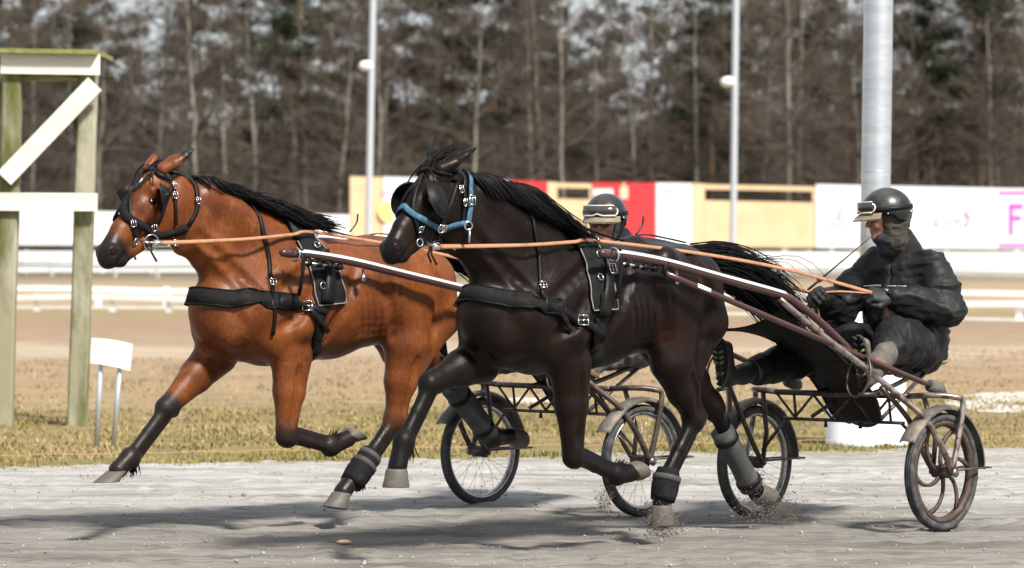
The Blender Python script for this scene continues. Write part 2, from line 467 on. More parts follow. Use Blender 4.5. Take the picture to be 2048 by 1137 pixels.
def horse(fr, sp, label, coat):
    tw = sp['withers']
    R = lambda dt, s, z: (tw + dt, s, z)
    sk = Skin()
    # barrel and loin
    tor = [(-.93, 1.35, .11, .10), (-.82, 1.355, .20, .19), (-.62, 1.355, .258, .255), (-.36, 1.315, .298, .285),
           (-.1, 1.285, .332, .285), (.15, 1.272, .342, .262), (.38, 1.255, .33, .23), (.56, 1.235, .28, .20), (.70, 1.215, .19, .15)]
    sk.chain([(R(d, 0, z - sp['bk'] / 2 * (-.7 < d < .3)), (a - sp['bk'] / 2 * (-.7 < d < .3), b)) for d, z, a, b in tor], k=.06)
    sk.seg(R(.24, 0, 1.555 + sp['dw']), R(-.26, 0, 1.515 + sp['dw']), (.065, .05), (.06, .06), k=.07)            # withers ridge
    sk.seg(R(-.42, 0, 1.555), R(-.84, 0, 1.475), (.06, .07), (.06, .06), k=.08)            # spine of the croup
    for q in (1, -1):
        sk.seg(R(.04, q * .13, 1.46), R(.60, q * .155, 1.22), (.15, .085), (.13, .105), k=.032)      # shoulder blade
        sk.seg(R(.14, q * .20, 1.32), R(.30, q * .20, 1.12), (.12, .075), (.10, .08), k=.03)         # triceps
        sk.ell(R(.655, q * .085, 1.12), (.125, .12, .10), k=.03)                                   # breast muscle
        sk.seg(R(-.48, q * .14, 1.43), R(-.80, q * .12, 1.375), (.15, .13), (.15, .12), k=.05)        # croup muscles
        sk.ell(R(-.42, q * .21, 1.50), (.06, .05, .045), k=.07)                                      # point of hip
        sk.seg(R(-.80, q * .13, 1.36), R(-.86, q * .14, 1.16), (.13, .115), (.12, .10), k=.06)       # buttock
    # neck
    nk = [((1.02, 1.80), .165, .085), ((.87, 1.715), .205, .09), ((.675, 1.635), .24, .105), ((.47, 1.47), .32, .15), ((.22, 1.34), .33, .22)]
    sk.chain([(R(p[0], 0, p[1]), (a, b)) for p, a, b in nk], k=.06)
    for q in (1, -1):
        sk.seg(R(.93, q * .055, 1.66), R(.55, q * .10, 1.36), (.05, .035), (.08, .06), k=.05)        # jugular muscle
        sk.seg(R(.80, q * .05, 1.84), R(.35, q * .11, 1.56), (.06, .05), (.09, .06), k=.06)
    # head
    poll = fr.P(*sp['poll']); nose = fr.P(*sp['nose'])
    hv = (nose - poll); Lh = hv.length / .94; hv.normalize(); wv = Vector((hv.z, 0, -hv.x))
    H = lambda u, w, s=0.0: tuple(poll + hv * (u * Lh) + wv * (w * Lh) + Vector((0, s * Lh, 0)))
    z = lambda *r: tuple(x * Lh for x in r)
    sk.seg(H(.12, .17), H(.38, .165), z(.165, .12), z(.16, .145), k=.03)
    sk.ell(H(.27, .345), z(.21, .205, .12), k=.03)
    sk.seg(H(.15, .40), H(.05, .5), z(.15, .10), z(.18, .11), k=.04)
    sk.seg(H(.38, .16), H(.68, .135), z(.155, .13), z(.12, .085), k=.03)
    sk.seg(H(.68, .135), H(.91, .14), z(.12, .085), z(.115, .095), k=.025, tag=.35 if sp['bay'] else 0)
    sk.ell(H(.955, .15), z(.085, .09, .085), k=.025, tag=2.2)
    sk.seg(H(.40, .40), H(.8, .275), z(.10, .08), z(.062, .062), k=.025)
    sk.ell(H(.885, .265), z(.07, .055, .065), k=.025, tag=1.8)
    for q in (1, -1):
        sk.ell(H(.25, .085, q * .125), z(.07, .05, .045), k=.03)                  # brow
        sk.seg(H(.34, .17, q * .135), H(.56, .175, q * .105), z(.022, .02), z(.02, .018), k=.03)     # cheek ridge
        sk.ell(H(.915, .10, q * .075), z(.065, .055, .04), k=.02, tag=1.8)         # nostril rim
        sk.ell(H(.335, .125, q * .155), z(.04, .03, .02), k=.012, cut=True)       # eye socket
        sk.ell(H(.935, .105, q * .125), z(.045, .042, .04), k=.012, cut=True)    # nostril
        sk.seg(H(.84, .212, q * .10), H(.985, .205, q * .055), z(.009, .02), z(.009, .02), k=.01, cut=True)   # mouth line
        e = sp['ears'][0 if q == 1 else 1]
        b0 = Vector(H(.02, .06, q * .095)); tip = fr.P(e[0], e[1], q * e[2])
        ax = tip - b0
        Lx = Vector((-.5, q * .75, 0)) if q == 1 else Vector((-.5, q * .75, 0))
        sk.chain([(b0, (.032, .036)), (b0 + ax * .35, (.026, .042)), (b0 + ax * .7, (.017, .028))], k=.015, tag=.12, L=tuple(Lx))
        sk.seg(b0 + ax * .7, tip, (.017, .028), (.007, .008), k=.015, tag=1.6, L=tuple(Lx))
    leg_slot = len(sk.pr)
    # fore legs
    hooves = []; feather = []
    def perp(a, b):
        d = (Vector(b) - Vector(a)).normalized(); return Vector((d.z, 0, -d.x))
    for q, key in ((1, 'LF'), (-1, 'RF')):
        el, kn, fe, co, toe, heel = [fr.P(*p) for p in sp[key]]
        sho = Vector(R(.60, q * .15, 1.20))
        sk.seg(sho, el + Vector((0, -q * .01, .03)), (.135, .095), (.125, .088), k=.05)
        mid = lerp(el, kn, .45)
        bk = perp(el, kn)
        sk.chain([(el, (.130, .092)), (mid, (.092, .075)), (lerp(el, kn, .85), (.064, .056))], k=.03)
        sk.seg(el + bk * .03 + Vector((0, 0, .0)), mid + bk * .03, (.07, .055), (.035, .04), k=.04)
        sk.ell(kn, (.070, .060, .054), k=.035, tag=1.0, axis=tuple((kn - el).normalized()))
        bc = perp(kn, fe)
        sk.ell(kn - bc * .010 + (fe - kn) * .06, (.045, .050, .048), k=.025, tag=.9)
        sk.ell(kn + bc * .05 - (fe - kn) * .02, (.04, .03, .026), k=.02, tag=.8)
        sk.chain([(lerp(kn, fe, .10), (.040, .037)), (lerp(kn, fe, .5), (.031, .029)), (lerp(kn, fe, .94), (.035, .033))], k=.02, tag=1.0)
        sk.seg(lerp(kn, fe, .12) + bc * .043, lerp(kn, fe, .97) + bc * .040, (.022, .020), (.023, .022), k=.010, tag=1.0)
        sk.ell(fe + bc * .01, (.060, .058, .050), k=.025, tag=1.0)
        sk.seg(fe, lerp(fe, co, .95), (.046, .043), (.048, .049), k=.02, tag=1.0)
        hooves.append((co, toe, heel)); feather.append((fe, bc, (co - fe).normalized()))
    for q, key in ((1, 'LH'), (-1, 'RH')):
        st, hk, fe, co, toe, heel = [fr.P(*p) for p in sp[key]]
        hip = Vector(R(-.60, q * .135, 1.34))
        sk.seg(hip, st, (.235, .135), (.135, .10), k=.07)
        mid = lerp(st, hk, .5); bg = perp(st, hk)
        ham = Vector(R(-.84, q * .135, 1.17))
        sk.seg(ham, mid + bg * .045, (.13, .10), (.055, .05), k=.06)
        sk.chain([(st, (.138, .10)), (mid, (.095, .074)), (lerp(st, hk, .88), (.062, .054))], k=.04)
        bc = perp(hk, fe)
        cal = hk + bc * .045 + (hk - fe).normalized() * .05                        # point of the hock
        sk.seg(mid + bg * .06, cal, (.022, .02), (.024, .022), k=.03, tag=.15)
        sk.seg(cal, hk + bc * .03 + (fe - hk) * .12, (.028, .025), (.03, .026), k=.025, tag=.5)
        sk.ell(hk, (.08, .068, .058), k=.03, tag=.5, axis=tuple((fe - hk).normalized()))
        sk.chain([(lerp(hk, fe, .1), (.044, .041)), (lerp(hk, fe, .5), (.035, .032)), (lerp(hk, fe, .94), (.037, .034))], k=.02, tag=.95)
        sk.seg(lerp(hk, fe, .2) + bc * .047, lerp(hk, fe, .97) + bc * .043, (.023, .021), (.024, .023), k=.010, tag=1.0)
        sk.ell(fe + bc * .01, (.064, .06, .053), k=.025, tag=1.0)
        sk.seg(fe, lerp(fe, co, .95), (.048, .045), (.05, .051), k=.02, tag=1.0)
        hooves.append((co, toe, heel)); feather.append((fe, bc, (co - fe).normalized()))
    # furrows between the muscles, laid on the surface of a first rough skin
    rough_b = bvh_of(*sk.mesh(h=.02, smooth=1))
    def groove(P, q, r=.015, k=.05, sink=.35):
        C = []
        for a_, c_ in spline([(x_, 0, z_) for x_, z_ in P], 3 * len(P) - 2) and [(p_.x, p_.z) for p_ in spline([(x_, 0, z_) for x_, z_ in P], 3 * len(P) - 2)]:
            h_ = rough_b.ray_cast(Vector((tw + a_, q * 1.5, c_)), Vector((0, -q, 0)))
            if h_[0] is not None: C.append(h_[0] + h_[1] * (r * sink))
        for x_, y_ in zip(C[:-1], C[1:]):
            if (x_ - y_).length < .2: sk.seg(x_, y_, (r, r), (r, r), k=k, cut=True)
    for q in (1, -1):
        groove([(.90, 1.62), (.74, 1.48), (.62, 1.36), (.56, 1.26)], q, .014, .045)         # jugular furrow
        groove([(.02, 1.56), (.20, 1.47), (.38, 1.37), (.54, 1.27)], q, .012, .05)          # front edge of the shoulder blade
        groove([(-.10, 1.46), (-.02, 1.32), (.06, 1.16), (.14, 1.04)], q, .013, .05)        # behind the shoulder
        groove([(.26, 1.30), (.34, 1.18), (.46, 1.12)], q, .012, .045)                      # triceps
        groove([(-.26, 1.34), (-.36, 1.20), (-.42, 1.07)], q, .011, .06)       # flank fold
        groove([(-.60, 1.52), (-.70, 1.38), (-.74, 1.22), (-.72, 1.08)], q, .011, .05)      # hamstring
        for r_ in range(7):                                                                 # ribs
            x_ = -.06 - .052 * r_; groove([(x_, 1.33), (x_ - .04, 1.20), (x_ - .08, 1.08)], q, .006, .026, .55)
        kn_, el_ = fr.P(*sp['LF' if q == 1 else 'RF'][1]), fr.P(*sp['LF' if q == 1 else 'RF'][0])
        groove([(lerp(el_, kn_, x_).x - tw + .012, lerp(el_, kn_, x_).z) for x_ in (.15, .4, .65, .85)], q, .008, .03)
        st_, hk_ = fr.P(*sp['LH' if q == 1 else 'RH'][0]), fr.P(*sp['LH' if q == 1 else 'RH'][1])
        groove([(lerp(st_, hk_, x_).x - tw - .015, lerp(st_, hk_, x_).z) for x_ in (.2, .45, .7, .9)], q, .009, .035)
    sk.seg(R(.80, 0, 1.27), R(.70, 0, 1.0), (.014, .014), (.014, .014), k=.05, cut=True)   # between the breast muscles
    V, F = sk.mesh(h=.0095, smooth=1)
    fr.bvh = bvh_of(V, F)
    th = Thing('horse', label, 'horse', fr, (tw - .1, 0, 0))
    dark = sk.tags(V, .03)
    tan = np.zeros(len(V))
    for c, r in (((tw - .42, .26, 1.1), .20), ((tw - .42, -.26, 1.1), .20), ((tw + .12, .22, 1.02), .16), ((tw + .12, -.22, 1.02), .16), (H(.78, .16), .11)):
        tan = np.maximum(tan, 1 - np.linalg.norm(V - np.array(c), axis=1) / r)
    body = skin_part(th, 'body', V, F, coat, attr={'dark': dark, 'tan': np.clip(tan, 0, 1)})
    for co, toe, heel in hooves:
        th.part('hoof', hoof_mesh(co, toe, heel), m_hoof)
    rr_ = random.Random(4)
    for fe, bc, dn in feather:                                  # tuft of hair behind each fetlock
        P = []
        for k_ in range(46):
            p0 = fe + bc * .045 + Vector((0, rr_.gauss(0, .018), 0)) + dn * rr_.uniform(-.02, .02); L_ = rr_.uniform(.03, .075)
            d_ = (dn * .8 + bc * .7 + Vector((rr_.gauss(0, .25), rr_.gauss(0, .25), rr_.gauss(0, .2)))).normalized(); P.append([p0 + d_ * (L_ * y_) for y_ in (0, .4, .75, 1)])
        th.part('fetlock_tuft', strands(P, .003, .0008), m_hair)
    for q in (1, -1):
        c, n = fr.near(H(.335, .125, q * .15), -.009)
        th.part('eye', ellipsoid(c, (.028, .022, .025), 16, 12), m_eye)
        c2 = Vector(H(.92, .10, q * .088))
        th.part('nostril_lining', ellipsoid(c2, (.016, .012, .018), 10, 8), m_nostril)
    fr.H = H; fr.Lh = Lh; fr.tw = tw
    return th

def hoof_mesh(co, toe, heel):
    f = (toe - heel); L = f.length; f.normalize()
    sole = (toe + heel) / 2
    D = sole - co; D = (D - f * D.dot(f) * .6); dep = max(.06, D.length); D.normalize()
    S = f.cross(D).normalized()
    n = 20; V, F = [], []
    L = min(max(L, .115), .15)
    rows = [(.0, .052, .052), (.12, .058, .056), (.5, .064, .060), (.93, L * .52, .064), (1.0, L * .52, .064), (1.0, L * .43, .054), (.88, L * .3, .036)]
    for x, a, b in rows:
        c = co.lerp(sole, x)
        for k in range(n):
            g = 2 * math.pi * k / n
            ca = math.cos(g); aa = a * (1.0 if ca > 0 else .86)
            V.append(c + f * (aa * ca) + S * (b * math.sin(g)))
    for r in range(len(rows) - 1):
        for k in range(n): F.append((r * n + k, r * n + (k + 1) % n, (r + 1) * n + (k + 1) % n, (r + 1) * n + k))
    F.append(tuple(reversed(range(n)))); e = (len(rows) - 1) * n; F.append(tuple(range(e, e + n)))
    return V, F

def strands(paths, w0, w1=.0015):
    """Locks of hair: thin three-sided tapering tubes, one mesh."""
    V, F = [], []
    for P in paths:
        m = len(P); n0 = len(V)
        for i, p in enumerate(P):
            T = (P[min(i + 1, m - 1)] - P[max(i - 1, 0)]).normalized()
            A = T.cross(Vector((.3, .8, .5))).normalized(); B = T.cross(A)
            x = i / (m - 1); r = w0 * (1 - x ** 2) * (.55 + .45 * min(1, x * 5)) + w1
            for k in range(3):
                g = 2.094 * k; V.append(p + A * (r * math.cos(g)) + B * (r * .55 * math.sin(g)))
        for i in range(m - 1):
            for k in range(3):
                a = n0 + i * 3
                F.append((a + k, a + (k + 1) % 3, a + 3 + (k + 1) % 3, a + 3 + k))
    return V, F

def vn1(x, seed): return float(noise3(np.array([[x, seed * 3.7, .5]]), seed)[0])
def mane_paths(fr, t0, t1, n, lmin, lmax, lift, side, seed, droop=.3):
    rr = random.Random(seed); out = []
    for i in range(n):
        x = rr.random(); t = t0 + (t1 - t0) * x
        hit = fr.bvh.ray_cast(Vector((t, rr.gauss(0, .012), 3)), Vector((0, 0, -1)))
        if hit[0] is None: continue
        p0 = hit[0] - Vector((0, 0, .015))
        L = lmin + (lmax - lmin) * (x ** .8) * rr.uniform(.65, 1.15)
        lf = lift * rr.uniform(.4, 1.5); sd = side * rr.uniform(.3, 1.4) + rr.gauss(0, .05)
        ph = 9 * vn1(t * 7, seed) + rr.gauss(0, .5); cu = .012 + .05 * vn1(t * 5, seed + 3) * rr.uniform(.4, 1.2); lf *= .35 + 1.3 * vn1(t * 6, seed + 8)
        P = []
        for k in range(10):
            y = k / 9
            P.append(p0 + Vector((-L * (.35 * y + .6 * y * y) + .02 * y, sd * L * y + cu * math.sin(ph + 5 * y) * y,
                                  L * (lf * math.sin(min(1, y * 1.6) * 1.9) - droop * y * y) + cu * math.cos(ph + 6 * y) * y)))
        out.append(P)
    return out

BAY = dict(bay=True, dw=-.025, bk=.02, withers=1.98, poll=(305, 326, 0), nose=(196, 493, 0), ears=((389, 298, .13), (315, 302, .10)),
    LF=((583, 712, .15), (572, 872, .15), (660, 896, .13), (698, 876, .13), (733, 882, .13), (690, 851, .13)),
    RF=((436, 704, -.13), (335, 814, -.13), (258, 916, -.13), (234, 942, -.13), (184, 967, -.13), (243, 962, -.13)),
    LH=((812, 690, .16), (789, 838, .13), (712, 950, .12), (684, 986, .12), (644, 1012, .12), (697, 1022, .12)),
    RH=((800, 690, -.15), (897, 752, -.13), (985, 878, -.12), (1020, 872, -.12), (1046, 895, -.12), (1042, 858, -.12)))
DARK = dict(bay=False, dw=-.07, bk=.04, withers=2.28, poll=(860, 326, 0), nose=(766, 486, 0), ears=((953, 296, .10), (877, 293, .10)),
    LF=((1140, 728, .15), (1146, 912, .15), (1231, 953, .13), (1262, 946, .13), (1288, 951, .13), (1275, 924, .13)),
    RF=((965, 716, -.13), (862, 766, -.13), (806, 882, -.13), (794, 938, -.13), (772, 976, -.13), (814, 974, -.13)),
    LH=((1345, 722, .16), (1388, 838, .13), (1328, 960, .12), (1324, 1010, .12), (1302, 1054, .12), (1346, 1048, .12)),
    RH=((1345, 715, -.15), (1428, 818, -.13), (1497, 963, -.12), (1513, 984, -.12), (1532, 1014, -.12), (1546, 976, -.12)))

bay = horse(FAR, BAY, 'glossy bay trotter with black mane and black lower legs, farther from the camera', m_bay)
dark = horse(NEAR, DARK, 'dark brown, nearly black trotter pulling the nearer cart', m_black)

# hair
bay.part('mane', strands(mane_paths(FAR, FAR.tw + .90, FAR.tw + .28, 3600, .13, .40, .13, .34, 3, .34), .0026), m_hair)
dark.part('mane', strands(mane_paths(NEAR, NEAR.tw + .92, NEAR.tw + .44, 3800, .13, .36, .10, .50, 5, .62), .0026), m_hair)
def forelock(fr, n, up, seed):
    rr = random.Random(seed); out = []
    for i in range(n):
        p0 = Vector(fr.H(.02 + rr.random() * .06, .02, rr.gauss(0, .035))); L = rr.uniform(.08, .17)
        a = rr.uniform(-.5, .3)
        d = Vector((-.55 + a, rr.gauss(0, .25), up * rr.uniform(.4, 1.2)))
        out.append([p0 + d * (L * y) + Vector((-.25 * L * y * y, rr.gauss(0, .004), -.35 * L * y * y)) for y in (0, .25, .5, .75, 1)])
    return strands(out, .005)
bay.part('forelock', forelock(FAR, 90, .55, 1), m_hair)
dark.part('forelock', forelock(NEAR, 160, 1.0, 2), m_hair)
def tail_paths(ctrl, n, spread, seed, fuzz=.04):
    rr = random.Random(seed); out = []
    for i in range(n):
        ox, oy, oz = rr.gauss(0, 1), rr.gauss(0, 1), rr.gauss(0, 1)
        e = rr.uniform(.55, 1.08); ph = rr.uniform(0, 6.28); P = []
        C = spline(ctrl, 24)
        for k in range(11):
            y = k / 10 * e; j = min(y * 23, 22.999); a = int(j)
            c = C[a].lerp(C[min(a + 1, 23)], j - a) if y <= 1 else C[23] + (C[23] - C[21]) * ((y - 1) * 11)
            sp_ = spread[0] + (spread[1] - spread[0]) * y ** .9
            P.append(c + Vector((ox * .6, oy * .8, oz)) * sp_ + Vector((0, math.sin(ph + 5 * y), math.cos(ph + 4 * y))) * (fuzz * y))
        out.append(P)
    return out
tc = [NEAR.P(1385, 528), NEAR.P(1435, 530), NEAR.P(1488, 552), NEAR.P(1538, 592), NEAR.P(1586, 645)]
dark.part('tail', join(strands(tail_paths(tc, 3600, (.034, .055), 8), .0026), strands(tail_paths([tc[0], tc[1], NEAR.P(1495, 532), NEAR.P(1555, 540), NEAR.P(1605, 600)], 40, (.02, .08), 9), .0018)), m_hair)
tc = [FAR.P(858, 498), FAR.P(905, 500), FAR.P(965, 530), FAR.P(1020, 580), FAR.P(1070, 640)]
bay.part('tail', strands(tail_paths(tc, 600, (.022, .07), 10), .005), m_hair)
# pale star on the bay's forehead
c, n = FAR.snap(279, 350, .002); c2, n2 = FAR.snap(275, 362, .002)
bay.part('star_marking', ribbon([c, lerp(c, c2, .5), c2], [n, n, n2], [.006, .016, .004], .002), M('white_star_hair', (.62, .58, .54), .7))

# ------------------------------------------------------------------ tack
def hug(fr, ctrl, w, n=24, off=.004, th=.005):
    """A strap that lies on the horse along the control points (local)."""
    C = spline(ctrl, n); P, N = [], []
    for c in C:
        p, nn = fr.near(c, off); P.append(p); N.append(nn)
    return ribbon(P, N, w, th)
def px(fr, L, s=0.0): return [fr.snap(u, v, 0, s)[0] for u, v in L]
def flip(L): return [Vector((p[0], -p[1], p[2])) for p in L]
def buckle(c, n, t, w, h, r=.003):
    """Small rectangular metal frame lying on a strap."""
    n = Vector(n).normalized(); t = Vector(t); t = (t - n * t.dot(n)).normalized(); b = n.cross(t); c = Vector(c) + n * .006
    P = [c + t * (x * w / 2) + b * (y * h / 2) for x, y in ((-1, -1), (1, -1), (1, 1), (-1, 1))]
    return join(*[tube([P[i], P[(i + 1) % 4]], r, 6) for i in range(4)], tube([(P[0] + P[3]) / 2, (P[1] + P[2]) / 2], r * .7, 5))

def patch(fr, Lp, Rp, off=.004, th=.02, nr=16, nc=8):
    """A pad lying on the horse between two edge lines given in the picture."""
    def poly(L, x):
        x *= len(L) - 1; k = min(int(x), len(L) - 2); f = x - k; return (L[k][0] * (1 - f) + L[k + 1][0] * f, L[k][1] * (1 - f) + L[k + 1][1] * f)
    A, B = [], []
    for i in range(nr):
        l, r = poly(Lp, i / (nr - 1)), poly(Rp, i / (nr - 1))
        for k in range(nc):
            x = k / (nc - 1); p, n = fr.snap(l[0] + (r[0] - l[0]) * x, l[1] + (r[1] - l[1]) * x, off); A.append(p); B.append(p + n * th * (.45 + .55 * math.sin(math.pi * min(1, max(0, x * .94 + .03))) ** .4))
    V = A + B; n0 = nr * nc; F = []
    for i in range(nr - 1):
        for k in range(nc - 1):
            a = i * nc + k; F.append((a, a + nc, a + nc + 1, a + 1)); F.append((n0 + a, n0 + a + 1, n0 + a + nc + 1, n0 + a + nc))
    bd = [i * nc for i in range(nr)] + [(nr - 1) * nc + k for k in range(1, nc)] + [i * nc + nc - 1 for i in range(nr - 2, -1, -1)] + [k for k in range(nc - 2, 0, -1)]
    for i in range(len(bd)): a, b = bd[i], bd[(i + 1) % len(bd)]; F.append((a, b, b + n0, a + n0))
    rim = [B[i] for i in bd[:nr + nc - 1 + nr - 1]]
    return (V, F), rim
def harness(fr, sp, label):
    th = Thing('harness', label, 'harness', fr, (fr.tw, 0, 1.0))
    # breast collar round the front
    left = px(fr, sp['collar']); front = [fr.bvh.ray_cast(Vector((fr.tw + 3, q * .06, left[-1].z + .004 * (1 - abs(q)))), Vector((-1, 0, 0)))[0] for q in (0,)]
    path = left + front + flip(left)[::-1]
    bc = th.part('breast_collar', hug(fr, path, sp['collar_w'], 60, .004, .014), m_pad)
    for e in (0, 1):
        p2 = path if e == 0 else flip(path)
        P = spline(path, 60); up = []
        for c in P:
            q, n = fr.near(c, .018); up.append((q, n))
        break
    for sgn in (1, -1):
        P, N = [], []
        for q, n in up:
            T = Vector((0, 0, 1)); T = (T - n * T.dot(n)).normalized(); P.append(q + T * (sgn * sp['collar_w'] * .46)); N.append(n)
        th.part('collar_edge', tube(P, .004, 6), m_leather, bc)
    for q in (1, -1):
        M_ = (lambda L: L) if q == 1 else flip
        th.part('collar_tab', hug(fr, M_(px(fr, sp['tab'])), .085, 8, .02, .006), m_leather, bc)
        tg = M_(px(fr, sp['trace']))
        th.part('trace_strap', hug(fr, tg, .042, 16, .012, .007), m_leather)
        p, n = fr.near(tg[len(tg) // 2], .02)
        th.part('buckle', buckle(p, n, tg[-1] - tg[0], .05, .055, .0035), m_chrome, smooth=True)
        loose = M_(px(fr, sp['loose']))
        th.part('loose_strap_end', hug(fr, loose, .03, 10, .022, .004), m_leather)
        nk = M_(px(fr, sp['neck']))
        top = top_of(fr, nk[0].x + .05)
        ns = th.part('neck_strap', hug(fr, [top] + nk, .022, 26, .010, .004), m_leather)
        p, n = fr.near(nk[len(nk) // 2], .022)
        th.part('buckle', buckle(p, n, Vector((0, 0, 1)), .034, .036, .003), m_chrome, ns)
        # pad, girth, fittings
        pd = M_(px(fr, sp['pad']))
        vf, rim = patch(fr, sp['padL'], sp['padR'])
        if q == -1: vf = mirror(vf); rim = flip(rim)
        padp = th.part('saddle_pad', vf, m_pad)
        th.part('pad_piping', tube(rim, .0035, 6), m_piping, padp)
        tug = M_(px(fr, sp['tug']))
        th.part('tug_strap', hug(fr, tug, .062, 14, .03, .012), m_leather)
        th.part('tug_flap', hug(fr, tug[len(tug) // 2:], .085, 8, .028, .006), m_pad)
        for i in sp['dees']:
            c, n = fr.near(M_(px(fr, [i]))[0], .036); th.part('dee_ring', ring(c, .018, .003, n, 16, 6), m_chrome)
        p, n = fr.near(tug[1], .05); th.part('buckle', buckle(p, n, Vector((0, 0, 1)), .05, .05, .004), m_chrome)
        g = M_(px(fr, sp['girth'])); bot = fr.bvh.ray_cast(Vector((g[-1].x, 0, .3)), Vector((0, 0, 1)))[0]
        th.part('girth', hug(fr, g + [Vector((g[-1].x, q * .10, bot.z + .02)), bot], sp['girth_w'], 20, .006, .012), m_pad)
        # terret: the ring the rein runs through
        c, n = fr.near(M_(px(fr, [sp['terret']]))[0], .02)
        th.part('terret_ring', ring(c + Vector((0, q * .0, .015)), .02, .004, (1, 0, 0), 16, 6), m_chrome)
        if q == 1: fr.terret = c + Vector((0, 0, .015))
    # saddle bridge over the withers, back strap
    a = px(fr, sp['pad'])[0]; top = top_of(fr, a.x)
    th.part('saddle_bridge', hug(fr, [a, Vector((a.x, .09, top.z)), top, Vector((a.x, -.09, top.z)), flip([a])[0]], sp['pad_w'][0], 20, .012, .022), m_leather)
    bs = [top_of(fr, fr.tw + d, .012) for d in (sp['back0'], -.3, -.5, -.7, -.85)]
    bs[0] = Vector((a.x, 0, top.z + .025))
    th.part('back_strap', ribbon(spline(bs, 24), [Vector((0, 0, 1))] * 24, .024, .005), m_leather)
    hk = fr.P(*sp['hook'])
    th.part('back_hook', tube(spline([hk, hk + Vector((-.05, 0, .05)), hk + Vector((-.06, 0, .10))], 8), .005, 6), m_darkmetal)
    return th

harness(FAR, dict(collar=[(588, 605), (540, 602), (480, 598), (440, 597), (412, 594)], collar_z=1.30, collar_w=.098,
    tab=[(555, 602), (590, 607)], trace=[(588, 607), (615, 615), (650, 625)], loose=[(612, 612), (632, 640), (652, 662)],
    neck=[(528, 476), (537, 520), (542, 568), (545, 610), (543, 670)], pad=[(603, 482), (628, 530), (648, 575), (660, 606)], pad_w=[.15, .17, .215, .225], padL=[(590, 484), (606, 510), (621, 545), (629, 585), (634, 612)], padR=[(624, 474), (651, 502), (674, 540), (685, 578), (689, 604)],
    tug=[(640, 500), (652, 530), (652, 570), (648, 606)], dees=[(628, 497), (640, 574)], girth=[(648, 608), (638, 640), (630, 690), (627, 706)], girth_w=[.07, .075, .06],
    terret=(630, 478), back0=.0, hook=(700, 464)), 'black trotting harness with breast collar and saddle pad on the bay horse')
harness(NEAR, dict(collar=[(1118, 616), (1070, 606), (1010, 598), (975, 592), (952, 588)], collar_z=1.33, collar_w=.092,
    tab=[(1085, 608), (1122, 618)], trace=[(1122, 620), (1165, 645), (1208, 675)], loose=[(1098, 610), (1120, 632), (1146, 664)],
    neck=[(1073, 484), (1078, 530), (1082, 575), (1088, 598), (1100, 614)], pad=[(1172, 500), (1186, 540), (1200, 590), (1206, 622)], pad_w=[.13, .15, .19, .20], padL=[(1157, 500), (1167, 525), (1176, 560), (1181, 595), (1184, 622)], padR=[(1192, 492), (1207, 515), (1221, 555), (1228, 590), (1231, 617)],
    tug=[(1208, 508), (1210, 545), (1206, 590), (1200, 630)], dees=[(1188, 512), (1192, 560)], girth=[(1200, 634), (1196, 665), (1188, 705), (1184, 728)], girth_w=[.08, .11, .09],
    terret=(1187, 492), back0=.0, hook=(1272, 470)), 'black trotting harness with breast collar and saddle pad on the dark horse')

